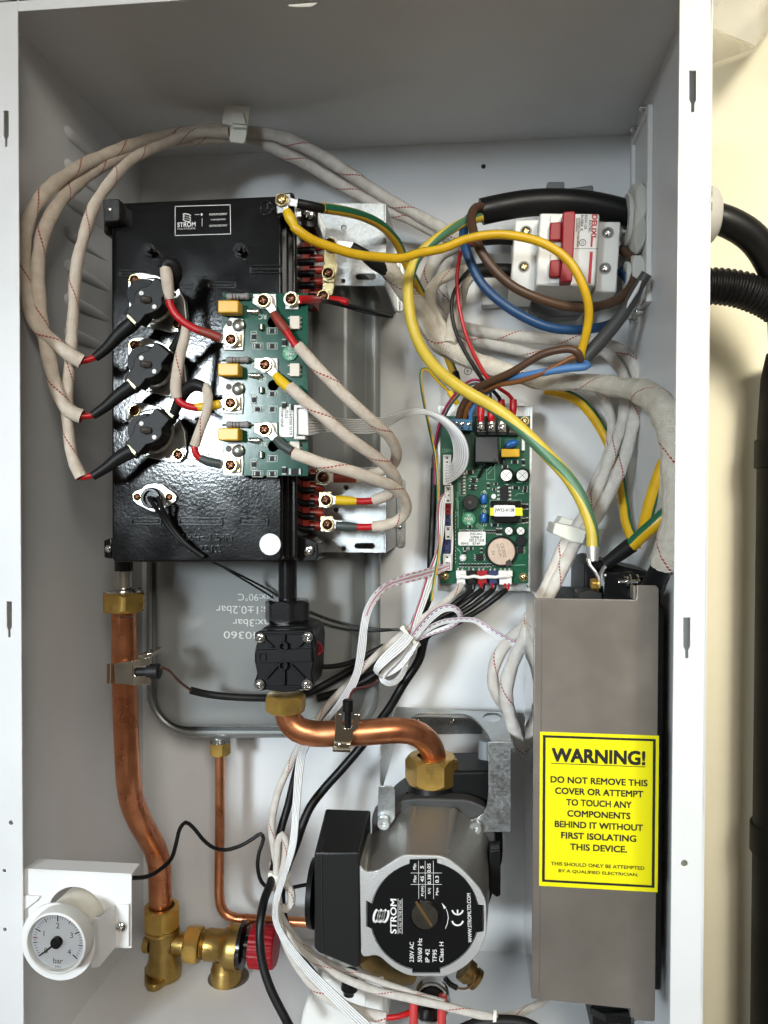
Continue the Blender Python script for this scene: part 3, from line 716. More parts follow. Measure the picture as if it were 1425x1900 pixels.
    build('optocoupler', m, [OPTO, TIN], tb, bevel=.0003)
    text(ms, 'R'+'CBA'[i], 487, 588+dy-(1 if i else 0), 15, 9, YB-.0003, rot=180, bold=.01)
    text(ms, 'CBA'[i], 419, 611+dy-2, 9, 7, YB-.0003, rot=90, bold=.01)
build('silkscreen', ms, mat('silkscreen', (.55, .62, .56), .6), tb)
m = M(); m.prism([(529, 546), (553, 546), (554, 574), (529, 574)], YB-.0016, YB-.0003); build('terminal_pad', m, PADM, tb, bevel=.0004)
m = M(); m.prism([(530, 545), (551, 545), (551, 567), (530, 567)], YB-.0032, YB-.002); build('terminal_clip', m, YPASS, tb, bevel=.0004)
screw(tb, 540, 555, YB-.0058, 10, SCREWB, washer=YPASS, rot=.9)
st = build('inspection_sticker', cyl(M(), 538, 655, YB-.0014, YB-.0003, 14, 28), STKG, tb)
m = M(); text(m, 'QC', 538, 664, 9, 5, YB-.0016, rot=180, bold=.02); text(m, 'PASS', 538, 656.5, 17, 5.5, YB-.0016, rot=180, bold=.02); text(m, '03', 538, 647, 6, 4.5, YB-.0016, rot=180, bold=.02); lines(m, [(526, 651.5), (550, 651.5)], .8, YB-.0016); build('lettering', m, INKW, st)
st = build('serial_sticker', M().prism(rrect(518, 755, 544, 811, 3, 3), YB-.0008, YB-.0003), STK, tb)
m = M(); text(m, 'JND-BGL', 524, 775, 36, 6, YB-.0009, rot=90, bold=.01); text(m, '3TG', 532, 769, 15, 6, YB-.0009, rot=90, bold=.01); text(m, '0172 2023/9/16', 539.5, 782, 50, 5, YB-.0009, rot=90, bold=.01); build('lettering', m, INKK, st)
m = M(); m.box(545, 751, 551, 815, YB-.009, YB-.0003); m.box(551, 751, 566, 757, YB-.009, YB-.0003); m.box(551, 809, 566, 815, YB-.009, YB-.0003); m.box(551, 757, 564, 809, YB-.0035, YB-.0003)
build('board_connector', m, WHITEP, tb, bevel=.0004)
m = M(); m.prism([(553, 759), (571, 756), (573, 808), (553, 806)], YB-.0085, YB-.0038); build('plug', m, WHITEP, tb, bevel=.0006)

# ============================================================ control board on its tray
YC = .183
cb = thing('control_board', 'dark green control circuit board with coin battery on a galvanised tray', 'circuit board', P(900, 1097, .19))
build('tray', M().prism([(813, 753), (988, 754), (982, 1097), (812, 1097)], .192, .1932), ZINC, cb, bevel=.0003)
build('tray_edge', M().prism([(983.5, 755), (988, 755), (983, 1088), (979, 1088)], .183, .1918), ZINC, cb)
build('tray_edge', M().prism([(813, 753), (817, 753), (817, 1092), (813, 1092)], .186, .1918), ZINC, cb)
build('tray_foot', M().prism([(835, 748), (975, 748), (975, 753), (835, 753)], .2145, .2165), ZINC, cb)
build('tray_flange', M().prism([(813, 1093), (982, 1093), (982, 1096), (813, 1096)], .1934, .2165), ZINC, cb)
build('board', M().prism([(818, 772), (984, 772), (980, 1082), (817, 1082)], YC, YC+.0016), PCBD, cb)
k = S(YC)
for x, y in ((825, 1069), (971, 1070.5), (973.6, 781)):
    screw(cb, x, y, YC-.0006, 6.5, YPASS, washer=YPASS, rot=.3)
for x, y in ((828, 790), (975, 1060)): build('spacer', cyl(M(), x, y, YC+.0017, .1918, 5, 10), ALU, cb)
b = build('terminal_block', M().prism([(838, 776), (877, 778), (876, 799), (838, 798)], YC-.009, YC-.0003), BLUEP, cb, bevel=.0005)
for x, y in ((846, 785), (858, 786), (870, 787)):
    m = M(); pan_head(m, P(x, y, YC-.0092), (0, -1, 0), 4.3*k, .0006, cross=False, slot=True, rot=.8); build('clamp_screw', m, STEEL, b)
    build('wire_port', cyl(M(), x, y+8, YC-.0093, YC-.0088, 2.2, 10), INKK, b)
m = M(); m.box(883, 785, 963, 808, YC-.006, YC-.0003)
for q in range(5): m.box(881+q*20, 777, 883.6+q*20, 808, YC-.010, YC-.006)
b = build('barrier_strip', m, BLACKP, cb, bevel=.0004)
for x, y in ((892, 793), (912, 792.5), (932, 793), (952, 794)):
    m = M(); m.prism([(x-7.5, y-9), (x+7.5, y-9), (x+7.5, y+9), (x-7.5, y+9)], YC-.0072, YC-.0062); build('clamp_plate', m, STEEL, b, bevel=.0003)
    m = M(); pan_head(m, P(x, y, YC-.0095), (0, -1, 0), 6.2*k, .0012, rot=.3); build('clamp_screw', m, STEEL, b)
b = build('relay', M().prism([(882, 810), (924, 810), (926, 858), (881, 858)], YC-.015, YC-.0003), mat('grey_black_relay', (.028, .028, .028), .42), cb, bevel=.0008)
m = M(); cyl(m, 918, 853, YC-.0153, YC-.0148, 2.5, 10); build('pin_mark', m, INKK, b)
m = M(); m.lathe(P(949, 824, YC-.0045), (.12, -.3, .1), [(-.0022, 0), (-.0018, 5*k), (-.0008, 10*k), (.0008, 10*k), (.0018, 5*k), (.0022, 0)], 20); BLUED = mat('blue_disc_component', (.012, .10, .34), .3)
m = M(); c = P(949, 823, YC-.004); bm_ = M()
bm_.tube([P(937, 827, YC-.004), P(941, 826, YC-.004), P(949, 823.5, YC-.004), P(957, 821, YC-.004), P(962, 819, YC-.004)], [.0006, .0027, .0032, .0027, .0006], 14); build('varistor', bm_, BLUED, cb)
m = M(); m.tube([P(971, 812, YC-.002), P(971, 836, YC-.002)], .0014, 10); build('fuse', m, WHITEP, cb)
build('film_capacitor', M().prism([(930, 833), (964, 833), (964, 848), (930, 848)], YC-.009, YC-.0003), YELCAP, cb, bevel=.0006)
def electrolytic(x, y, r, h):
    m = M(); m.lathe(P(x, y, YC-.0003), (0, -1, 0), [(0, r*k), (h-.001, r*k), (h, r*k*.86)], 24); c_ = build('electrolytic_capacitor', m, CHIP, cb)
    m = M(); m.lathe(P(x, y, YC-.0003-h), (0, -1, 0), [(.0001, r*k*.82), (.0003, r*k*.8)], 24); t_ = build('can_top', m, mat('can_aluminium', (.85, .85, .83), .35, .6), c_)
    m = M(); kk = .75
    for a in (.8, 2.37): lines(m, [(x-r*kk*math.cos(a), y-r*kk*math.sin(a)), (x+r*kk*math.cos(a), y+r*kk*math.sin(a))], .9, YC-.0003-h-.0004)
    build('vent_score', m, mat('score_grey', (.3, .3, .3), .5), c_)
electrolytic(939.5, 882, 12.5, .011); electrolytic(969, 882, 12.5, .011); electrolytic(944, 985, 8.5, .006); electrolytic(966, 985, 8.5, .006)
m = M(); m.box(928, 903, 943, 927, YC-.003, YC-.0004); m.mi = 1; pads(m, 925, 905, 4, 7, 5, 3, YC-.0003, True); pads(m, 946, 905, 4, 7, 5, 3, YC-.0003, True); build('chip', m, [CHIP, SOLDER], cb)
m = M(); m.lathe(P(873, 932, YC-.0003), (0, -1, 0), [(0, 14.2*k), (.0058, 14.2*k), (.0065, 13.2*k)], 28); b = build('buzzer', m, BLACKM, cb); build('sound_hole', cyl(M(), 872, 932, YC-.007, YC-.0066, 3, 12), mat('hole_grey', (.09, .085, .08), .7), b)
for y in (926, 961):
    m = M(); m.tube([P(897, y-10, YC-.003), P(897.5, y-7, YC-.003), P(898, y, YC-.003), P(898, y+7, YC-.003), P(898, y+10, YC-.003)], [.0006, .0026, .003, .0026, .0006], 14); build('disc_capacitor', m, BLUED, cb)
    build('solder_pad', M().ring(P(899, y-13, YC-.0003), (0, -1, 0), 1.5*k, 3.2*k, .0005, 12), SOLDER, cb); build('solder_pad', M().ring(P(899, y+13, YC-.0003), (0, -1, 0), 1.5*k, 3.2*k, .0005, 12), SOLDER, cb)
build('indicator', cyl(M(), 916, 921, YC-.002, YC-.0003, 4.5, 14), WHITEP, cb)
m = M(); m.prism([(911, 929), (967, 929), (966, 943), (958, 947), (958, 955), (966, 957), (964, 970), (918, 970), (911, 962)], YC-.012, YC-.0003); tr = build('transformer', m, BLACKGLOSS, cb, bevel=.0008)
build('winding_tape', M().prism([(909.5, 942), (969, 942), (970, 957), (909.5, 957)], YC-.0132, YC-.0125), mat('yellow_tape', (.76, .74, .015), .35), tr)
st = build('part_sticker', M().prism(rrect(916, 937.5, 956, 958, 3, 3), YC-.0137, YC-.0133), STK, tr); m = M(); text(m, 'JW22-0128', 936, 947, 35, 7.5, YC-.0139, bold=.012); build('lettering', m, INKK, st)
st = build('inspection_sticker', cyl(M(), 869.6, 963, YC-.001, YC-.0003, 12.2, 26), STKG, cb)
m = M(); text(m, 'QC', 870, 956.5, 8, 5, YC-.0012, bold=.02); text(m, 'PASS', 869.6, 962.5, 15, 5, YC-.0012, bold=.02); text(m, '06', 870, 970.5, 6, 4.5, YC-.0012, bold=.02); lines(m, [(860, 966.7), (879, 966.7)], .7, YC-.0012); build('lettering', m, INKW, st)
m = M(); m.box(852, 985, 897, 1010, YC-.002, YC-.0003); m.mi = 1; pads(m, 853, 984.5, 14, 3.2, 1.6, 5, YC-.0003); ic = build('processor_chip', m, [CHIP, SOLDER], cb)
st = build('serial_sticker', M().prism(rrect(850, 986.5, 901, 1012, 3, 3), YC-.0027, YC-.0022), STK, ic)
m = M(); yy = YC-.0029; text(m, 'JND-BGL', 884, 991, 24, 5, yy, bold=.01); text(m, 'GPEB-P', 884, 996.8, 21, 5, yy, bold=.01); text(m, '2023/10/8', 884, 1002.6, 28, 5, yy, bold=.01); text(m, '0043', 862, 1008.4, 14, 4.4, yy, bold=.01); text(m, 'B74P', 884, 1008.4, 14, 4.6, yy, bold=.01); build('lettering', m, INKK, st)
m = M(); m.ring(P(930, 1023, YC-.0003), (0, -1, 0), 25*k, 28.5*k, .0035, 40); bh = build('battery_holder', m, BLACKP, cb)
m = M(); m.lathe(P(930, 1023, YC-.001), (0, -1, 0), [(0, 25*k), (.0026, 25*k), (.003, 24*k)], 40); bt = build('coin_battery', m, mat('battery_steel', (.80, .62, .50), .34, .75, var=.12, vscale=200), cb)
m = M(); yy = YC-.0041; text(m, 'CR2032', 934, 1021, 26, 6, yy, rot=-76); text(m, 'LITHIUM', 926, 1021, 22, 4.5, yy, rot=-76); text(m, '3V', 915, 1026, 8, 6, yy, rot=-76); build('lettering', m, mat('etched_grey', (.16, .12, .10), .5), bt)
m = M(); m.prism([(938, 1042), (946, 1037), (951, 1048), (940, 1052)], YC-.0046, YC-.0041); build('battery_clip', m, STEEL, cb)
m = M(); m.ring(P(967, 1003, YC-.0003), (0, -1, 0), 5.5*k, 9.5*k, .004, 24); m.lathe(P(967, 1003, YC-.0003), (0, -1, 0), [(0, 5.3*k), (.0035, 5.3*k)], 20); build('inductor', m, CHIP, cb)
for x, y, w_, h, n, pt in ((966, 1020, 10, 11, 4, 3.2), (890, 1034, 13, 12, 4, 3.4), (877, 904, 7, 9, 2, 5), (879, 891, 7, 7, 2, 4)):
    m = M(); m.box(x-w_/2, y-h/2, x+w_/2, y+h/2, YC-.0018, YC-.0003); m.mi = 1; pads(m, x-w_/2-2, y-h/2+1.5, n, pt, 3.5, 1.8, YC-.0003, True); pads(m, x+w_/2+2, y-h/2+1.5, n, pt, 3.5, 1.8, YC-.0003, True); build('chip', m, [CHIP, SOLDER], cb)
m = M(); m.lathe(P(859, 1035, YC-.0003), (0, -1, 0), [(0, 6.5*k), (.003, 6*k), (.0042, 3*k), (.0042, 0)], 16); build('indicator', m, WHITEP, cb)
for x, y, w_, h in ((872, 876, 14, 7), (940, 905-23+30-8, 6, 12), (930, 857, 12, 6), (955, 857, 14, 6), (971, 858, 6, 13), (937, 866, 12, 6), (957, 905, 14, 5), (975, 905, 8, 6), (974, 911, 9, 5), (906, 901, 5, 11), (920, 898, 8, 4), (917, 908, 7, 5), (971, 943-3, 7, 12), (978, 943-3, 5, 11), (971, 966, 6, 11), (978, 965, 5, 11), (918, 974, 14, 6), (923, 986, 5, 13), (929, 986, 5, 13), (872, 977, 9, 4), (863, 1018, 8, 5), (874, 1018, 9, 5), (893, 1021, 5, 8), (862, 1026, 5, 8)):
    smd(cb, x, y, w_, h, YC-.0002)
for q in range(14): smd(cb, 842.5, 951+q*7.1, 6, 4, YC-.0002, hgt=.0008)
for q in range(11): smd(cb, 853.5+q*5.7, 1049, 4, 7, YC-.0002, hgt=.0008)
for q in range(7): smd(cb, 857, 880+q*6, 4.5, 3.5, YC-.0002, hgt=.0008); smd(cb, 861.5, 879+q*6, 3, 3.5, YC-.0002, hgt=.0008, mt=OPTO)
for q in range(6): smd(cb, 903+q*3.6, 986.5, 2.6, 6, YC-.0002, hgt=.0008)
ms = M()
text(ms, '250V~', 830, 836, 21, 7, YC-.0002)
for pts in ([(868, 890), (874, 884), (890, 884)], [(845, 925), (850, 930), (850, 980)], [(853, 895), (853, 918)], [(905, 880), (921, 862)], [(884, 972), (896, 984)], [(886, 970), (900, 984)], [(882, 974), (892, 984)], [(955, 921), (960, 916), (972, 916), (977, 910)], [(900, 1050), (975, 1048)], [(958, 895), (978, 895)], [(848, 1017), (855, 1025), (855, 1043)], [(870, 1013), (866, 1020)], [(885, 872), (905, 872), (912, 865)]): lines(ms, pts, 1., YC-.00015)
for x0, y0, x1, y1 in ((909, 928, 967, 972), (878, 808, 928, 861), (893, 913, 903, 940), (893, 948, 903, 976), (850, 876, 864, 920), (903, 858, 918, 890)): lines(ms, [(x0, y0), (x1, y0), (x1, y1), (x0, y1)], .8, YC-.0002, True)
text(ms, 'ISP  GPEB-P/V2', 849, 935, 44, 4, YC-.0002, rot=90); text(ms, 'CN3', 862, 945, 24, 4.5, YC-.0002, rot=90)
build('silkscreen', ms, mat('green_silkscreen', (.20, .40, .27), .6), cb)
for x in (884, 892, 900): build('wire_jumper', M().tube([P(x-4, 868+x*.02, YC-.001), P(x+10, 860, YC-.006), P(x+24, 852, YC-.002)][:2] + [P(x+22, 862, YC-.002)], .0012, 8), CHIP, cb) if x == 892 else None
# bottom row of plugs with glue
for x0, x1, mt_ in ((846, 865, WHITEP), (866, 884, BLACKP), (885, 905, REDP), (906, 924, NAVY), (925, 951, WHITEP)):
    m = M(); m.box(x0, 1059, x1, 1070, YC-.0065, YC-.0003); m.box(x0+1.5, 1070, x1-1.5, 1085, YC-.0055, YC-.001); b = build('plug', m, mt_, cb, bevel=.0004)
    m = M(); pads(m, x0+4, 1056, 2 if x1-x0 < 22 else 3, 8, 3, 4, YC-.0003); build('pin', m, SOLDER, b)
m = M(); m.tube([P(848, 1073, YC-.0068), P(856, 1069, YC-.0075), P(868, 1071.5, YC-.0075), P(880, 1069, YC-.0078), P(892, 1072, YC-.0075), P(905, 1070, YC-.0078), P(920, 1071, YC-.0078), P(934, 1068, YC-.0082), P(946, 1070, YC-.007)], [2.5*k, 4*k, 2.6*k, 3.6*k, 3.2*k, 3.6*k, 3*k, 5*k, 2.5*k], 12, wob=.12); build('glue_bead', m, mat('hot_glue', (.80, .79, .74), .3), cb)
# left column of sockets
for x0, y0, x1, y1, mt_ in ((822, 844, 837, 900, WHITEP), (825, 902, 838, 934, WHITEP), (825, 935, 836, 954, REDP), (825, 955, 836, 975, NAVY), (826, 976, 837, 1001, WHITEP), (821, 1003, 836, 1026, NAVY), (822, 1028, 837, 1059, WHITEP)):
    m = M(); m.box(x0, y0, x1, y1, YC-.0045, YC-.0003); frame(m, x0, y0, x1, y1, 2, YC-.0075, YC-.0046); b = build('socket', m, mt_, cb, bevel=.0003)
    m = M(); n_ = max(2, int((y1-y0-6)/7)); pads(m, (x0+x1)/2, y0+6, n_, (y1-y0-11)/(max(1, n_-1)), 3.5, 3, YC-.0047, True); build('pin', m, CHIP, b)
m = M(); m.tube([P(838, 900, YC-.004), P(839, 930, YC-.004), P(838, 960, YC-.0045), P(839, 1000, YC-.004), P(838, 1030, YC-.0045), P(837, 1058, YC-.004)], 2.4*k, 10, wob=.15); build('glue_bead', m, MATS['hot_glue'], cb)

# ============================================================ circuit breaker
YM = .135
br = thing('circuit_breaker', 'white two pole circuit breaker with a red toggle bar and red lettering', 'breaker', P(1050, 540, .2))
BRW = mat('breaker_white', (.82, .82, .79), .42)
m = M(); m.prism([(956, 408), (1002, 407), (1000, 540), (946, 539)], YM+.016, .2); build('terminal_housing', m, BRW, br, bevel=.0012)
m = M(); m.prism([(1110, 411), (1152, 411), (1144, 543), (1104, 541)], YM+.016, .2); build('terminal_housing', m, BRW, br, bevel=.0012)
m = M(); m.prism([(1002, 395), (1113, 396), (1104, 531), (994, 529)], YM, .199); build('body', m, BRW, br, bevel=.0015)
m = M(); m.box(1005, 460.5, 1110, 461.6, YM-.0002, YM+.001); build('seam', m, mat('seam_grey', (.35, .35, .34), .6), br)
for y0, y1 in ((400, 458), (470, 526)):
    m = M(); m.prism([(1021, y0), (1044, y0), (1042, y1), (1018, y1)], YM-.0016, YM); build('toggle_guard', m, BRW, br, bevel=.0008)
    m = M(); m.prism([(1021, y0+12), (1044, y0+11), (1042, y1-12), (1019, y1-12)], YM-.006, YM-.0017); build('toggle', m, REDP, br, bevel=.001)
m = M(); m.prism([(1047, 392), (1066, 391), (1068, 396), (1062, 522), (1040, 523), (1043, 460), (1044, 396)], YM-.012, YM-.0005); build('toggle_bar', m, REDP, br, bevel=.0014, seg=3)
m = M(); yy = YM-.0003; text(m, 'DELIXI', 1102.5, 419, 41, 9.5, yy, rot=-93, bold=.03); m2 = M()
build('brand_lettering', m, mat('red_ink', (.55, .01, .02), .5), br)
m = M(); m.prism([(1097, 438), (1100.5, 438), (1099, 458), (1095.5, 458)], yy, YM-.0001); m.prism([(1094.5, 467), (1100, 467), (1096, 526), (1090.5, 526)], yy, YM-.0001); build('red_stripe', m, MATS['red_ink'], br)
text(m2, 'ELECTRIC', 1094.5, 420, 22, 4, yy, rot=-93, bold=.01); text(m2, 'DZ47-125', 1087, 412, 25, 4.5, yy, rot=-93, bold=.01); text(m2, 'In:100A  K', 1080, 414, 29, 5, yy, rot=-93, bold=.01); text(m2, 'Ue:230/400V~ 50Hz', 1074.5, 420, 30, 3, yy, rot=-93); text(m2, 'Icu:6000A', 1070.5, 418, 24, 3, yy, rot=-93); text(m2, 'GB14048', 1072.5, 447, 20, 3.5, yy, rot=-93)
m2.ring(P(1081, 450, yy), (0, -1, 0), 5*S(YM), 6*S(YM), .0001, 20); text(m2, 'CCC', 1081, 450, 7, 4, yy, rot=-93); build('lettering', m2, INKK, br)
for x, y in ((976, 429), (972, 495), (1128, 432), (1123, 498)):
    m = M(); m.ring(P(x, y, YM+.0158), (0, -1, 0), 8*S(YM+.016), 10.5*S(YM+.016), .0004, 24); hl_ = build('screw_hole', m, mat('seam_grey', (.35, .35, .34), .6), br)
    m = M(); cyl(m, x, y, YM+.0155, YM+.0159, 8, 18); build('hole_floor', m, INKK, hl_)
    m = M(); pan_head(m, P(x, y, YM+.015), (0, -1, 0), 7.2*S(YM+.015), .0012, rot=.3); build('clamp_screw', m, YPASS if x < 1000 else STEEL, br)
DG = mat('dark_grey_plastic', (.16, .17, .175), .5)
m = M(); m.prism([(1015, 340), (1018, 337), (1047, 337), (1048, 350), (1098, 343), (1101, 345), (1101, 420), (1015, 420)], .185, .2); rl = build('rail_clip', m, DG, br, bevel=.0008)
m = M(); m.prism([(986, 545), (1080, 548), (1085, 575), (1075, 585), (1000, 590), (985, 575)], .18, .2); build('rail_clip', m, mat('black_grey_plastic', (.045, .045, .045), .5), br, bevel=.0008)
rail = tag(build('mounting_rail', M().prism([(897, 470), (1160, 474), (1155, 552), (893, 566)], .2005, .2165), mat('grey_white_sheet', (.60, .61, .61), .4), None, bevel=.0006), 'grey sheet metal mounting rail behind the circuit breaker', 'rail')
# ============================================================ cables
LUGM = mat('bright_tin_lug', (.84, .82, .78), .38, .75, bump=.1, bscale=300, bdist=.0003)
def rad(wpx, pts): return wpx/2*S(sum(p[2] for p in pts)/len(pts))
def C(name, label, cat, pts, wpx, mt, group=None, n=16, **kw):
    m = M(); r = [rad(a, pts) for a in wpx] if isinstance(wpx, (list, tuple)) else rad(wpx, pts)
    m.tube([P(*p) for p in pts], r, n, **kw)
    return tag(build(name, m, mt, None, smooth=60), label, cat, group)
def CM(name, label, cat, segs, group=None, anchor=None):
    """cable made of successive pieces: (part name, points, width px, material[, kwargs])"""
    a = anchor or segs[0][1][0]; t = thing(name, label, cat, P(*a), group)
    for sg in segs:
        nm, pts, wpx, mt = sg[:4]; kw = sg[4] if len(sg) > 4 else {}
        m = M(); r = [rad(q, pts) for q in wpx] if isinstance(wpx, (list, tuple)) else rad(wpx, pts)
        m.tube([P(*p) for p in pts], r, kw.pop('n', 18), **kw); build(nm, m, mt, t, smooth=60)
    return t
def lug(t, cx, cy, ang, y, mt=None, r=14.5, L=27, nw=13, name='ring_terminal', th=.0012):
    mt = mt or LUGM
    a = math.radians(ang); ca, sa = math.cos(a), math.sin(a)
    def q(u, v): return (cx+u*ca-v*sa, cy+u*sa+v*ca)
    out = [q(r*math.cos(b), r*math.sin(b)) for b in [math.radians(35+290*i/16) for i in range(17)]]
    pts = out+[q(L, -nw/2), q(L, nw/2)]
    build(name, M().prism(pts, y, y+th), mt, t, bevel=.0003)

G1 = 'braided leads looping from the thermal cut-outs over the top'
WB = dict(wob=.085)
CM('sleeved_cable', 'outermost cream braided lead looping up the left side to the topmost cut-out', 'cable', [
    ('sleeve', [(152, 671, .034), (128, 657, .031), (95, 630, .03), (68, 605, .029), (52, 555, .029), (44, 495, .029), (45, 442, .029), (57, 397, .032), (87, 354, .042), (137, 317, .065), (195, 288, .092), (283, 258, .128), (364, 243, .147), (425, 238, .152)], 25, SLEEVE, WB),
    ('core', [(148, 671, .034), (165, 667, .036), (182, 661, .038)], 12, REDW), ('heat_shrink', [(176, 664, .037), (198, 646, .039), (220, 622, .041), (246, 600, .0415)], [17, 21, 26, 30], SHRINK)], G1)
CM('sleeved_cable', 'second cream braided lead on the left, ending at the middle cut-out', 'cable', [
    ('sleeve', [(152, 773, .034), (128, 762, .032), (108, 730, .031), (90, 660, .031), (76, 587, .031), (70, 521, .032), (71, 482, .033), (82, 429, .036), (105, 384, .044), (137, 347, .066), (195, 304, .094), (283, 268, .13), (360, 258, .148), (425, 252, .154)], 25, SLEEVE, WB),
    ('core', [(148, 773, .034), (163, 772, .036), (178, 769, .038)], 12, REDW), ('heat_shrink', [(172, 771, .037), (198, 753, .039), (220, 734, .041), (246, 716, .0415)], [17, 21, 26, 30], SHRINK)], G1)
CM('sleeved_cable', 'innermost cream braided lead on the left, ending at the lowest cut-out', 'cable', [
    ('sleeve', [(151, 886, .034), (135, 850, .034), (126, 790, .035), (125, 730, .036), (131, 656, .037), (136, 580, .038), (142, 495, .039), (155, 440, .043), (174, 384, .052), (205, 337, .066), (250, 293, .10), (303, 268, .128), (360, 248, .143), (425, 246, .147)], 21, SLEEVE, WB),
    ('core', [(149, 886, .034), (163, 884, .036), (178, 881, .038)], 12, REDW), ('heat_shrink', [(172, 884, .037), (198, 867, .039), (220, 850, .041), (246, 836, .0415)], [17, 21, 26, 30], SHRINK)], G1)
G2 = 'braided leads running from the top clip to the right'
C('sleeved_cable', 'upper braided lead running from the top clip down to the right', 'cable', [(425, 240, .152), (460, 245, .154), (515, 253, .157), (586, 283, .163), (657, 328, .17), (720, 370, .176), (780, 402, .182), (838, 436, .186), (848, 452, .19), (820, 470, .193), (799, 495, .195), (789, 530, .196), (797, 562, .196), (815, 586, .195), (845, 602, .192), (898, 617, .19), (950, 623, .188), (1003, 628, .188), (1066, 632, .188), (1128, 639, .186), (1150, 648, .185), (1170, 668, .183), (1182, 691, .182), (1186, 715, .180), (1181, 750, .176), (1172, 798, .170), (1155, 860, .163), (1127, 921, .156), (1104, 961, .152), (1077, 994, .148), (1054, 1034, .144), (1032, 1079, .14), (1012, 1120, .135), (990, 1165, .13)], 22, SLEEVEW, G2, **WB)
C('sleeved_cable', 'lower braided lead running from the top clip beneath its twin to the right', 'cable', [(425, 252, .156), (475, 262, .160), (556, 298, .168), (632, 343, .174), (707, 385, .18), (750, 402, .185), (800, 427, .19), (836, 446, .195), (845, 462, .198), (828, 490, .199), (820, 520, .199), (826, 560, .198), (842, 595, .196), (873, 628, .194), (915, 639, .193), (965, 651, .192), (1014, 661, .191), (1070, 655, .19), (1118, 650, .188), (1135, 664, .187), (1151, 684, .186), (1159, 705, .185), (1161, 745, .18), (1152, 792, .174), (1132, 848, .168), (1104, 919, .160), (1076, 969, .155), (1048, 1011, .150), (1026, 1059, .145), (1006, 1105, .14), (985, 1140, .135), (974, 1160, .13), (940, 1193, .13), (920, 1228, .13), (914, 1258, .132), (922, 1288, .136), (940, 1312, .15)], 21, SLEEVEW, G2, **WB)
C('sleeved_cable', 'short braided lead hanging below the wide wrapped loom beside its neighbours', 'cable', [(1105, 712, .19), (1119, 737, .19), (1133, 772, .188), (1136, 800, .186), (1130, 835, .183), (1110, 885, .178), (1085, 940, .17)], 18, SLEEVEW, G2, **WB)
C('sleeved_cable', 'grey white braided lead bulging out left of the warning cover', 'cable', [(985, 1150, .128), (974, 1181, .125), (955, 1222, .125), (942, 1261, .125), (940, 1299, .127), (950, 1338, .13), (966, 1380, .135), (985, 1420, .145)], 25, SLEEVEW, None, **WB)
# big wrapped loom
CM('wrapped_loom', 'wide wrinkled braided loom curving from the brass link across to the right wall', 'cable loom', [
    ('sleeve', [(708, 486, .115), (722, 500, .118), (740, 525, .125), (758, 550, .135), (776, 570, .15), (792, 597, .16), (812, 628, .166), (838, 646, .168), (863, 661, .168), (897, 677, .167), (931, 687, .165), (965, 698, .163), (1000, 709, .161), (1036, 709, .159), (1073, 709, .154), (1109, 712, .144), (1146, 718, .128), (1182, 724, .108), (1210, 738, .088), (1232, 760, .070), (1246, 797, .054), (1251, 850, .046), (1252, 910, .046), (1248, 970, .052), (1241, 1015, .06), (1232, 1050, .066)],
        [30, 31, 32, 33, 36, 42, 46, 44, 40, 36, 34, 30, 28, 30, 33, 33, 36, 40, 46, 48, 46, 40, 36, 36, 42, 46], SLEEVEB, dict(wob=.09, n=32, rough=[0, .04, -.02, .05, -.03, .02, .06, -.04])),
    ('core', [(1233, 1040, .066), (1213, 1078, .08), (1190, 1120, .095)], 36, SHRINK),
    ('heat_shrink', [(652, 457, .096), (675, 472, .10), (695, 488, .108), (715, 500, .116)], [17, 22, 25, 25], SHRINK)], None, (850, 650, .165)); lug(COL.objects[-4] if False else [o for o in COL.objects if o.name == 'wrapped_loom'][0], 613, 453, 7, .0958, r=15, L=44, nw=19)
C('braided_loop', 'translucent braided loop curling left of the blue wire above the loom', 'cable', [(880, 506, .17), (862, 503, .168), (838, 508, .165), (811, 522, .163), (798, 546, .163), (800, 568, .165), (813, 592, .166), (828, 620, .165), (832, 640, .163)], [14, 20, 23, 22, 20, 19, 18, 20, 16], SLEEVEB, None, wob=.12, n=20)
C('braided_loop', 'narrow braided loop hanging between the black and blue wires', 'cable', [(884, 505, .175), (873, 514, .172), (863, 530, .170), (855, 555, .168), (845, 580, .166), (838, 612, .163), (834, 638, .16)], [12, 15, 18, 19, 20, 22, 26], SLEEVEB, None, wob=.12, n=20)

# ---- short leads between cut-outs and power board
G3 = 'leads from the cut-outs to the power board'
t = CM('board_lead', 'braided lead with brick red end tube at the uppermost left board screw', 'cable', [
    ('heat_shrink', [(320, 527, .040), (328, 508, .036), (322, 492, .033), (311, 488, .031), (305, 500, .031)], [20, 24, 25, 24, 22], SHRINK), ('sleeve', [(306, 493, .031), (309, 510, .030), (312, 535, .030), (315, 556, .031)], [20, 24, 22, 18], SLEEVE), ('core', [(313, 548, .031), (316, 566, .031), (329, 587, .031), (347, 602, .032), (370, 614, .033)], 15, REDW), ('tube', [(361, 610, .033), (385, 618, .034), (410, 628, .035)], [15, 18, 17], REDT)], G3); lug(t, 429, 630, 184, YB-.0046)
t = CM('board_lead', 'braided lead with printed yellow end tube at the middle left board screw', 'cable', [
    ('heat_shrink', [(320, 650, .040), (332, 632, .038), (342, 612, .036)], [18, 20, 20], SHRINK), ('sleeve', [(346, 600, .035), (343, 625, .033), (335, 655, .031), (329, 691, .030), (326, 718, .030), (328, 738, .031)], [18, 19, 20, 21, 22, 20], SLEEVE), ('core', [(326, 730, .031), (333, 745, .031), (346, 753, .032), (368, 757, .033)], 14, REDW), ('tube', [(361, 756, .033), (385, 754, .034), (408, 750, .035)], [15, 18, 17], YELW)], G3); lug(t, 428, 748, 177, YB-.0046)
m = M(); text(m, '50C  VO', 386, 754, 38, 6, .0265, rot=6); 
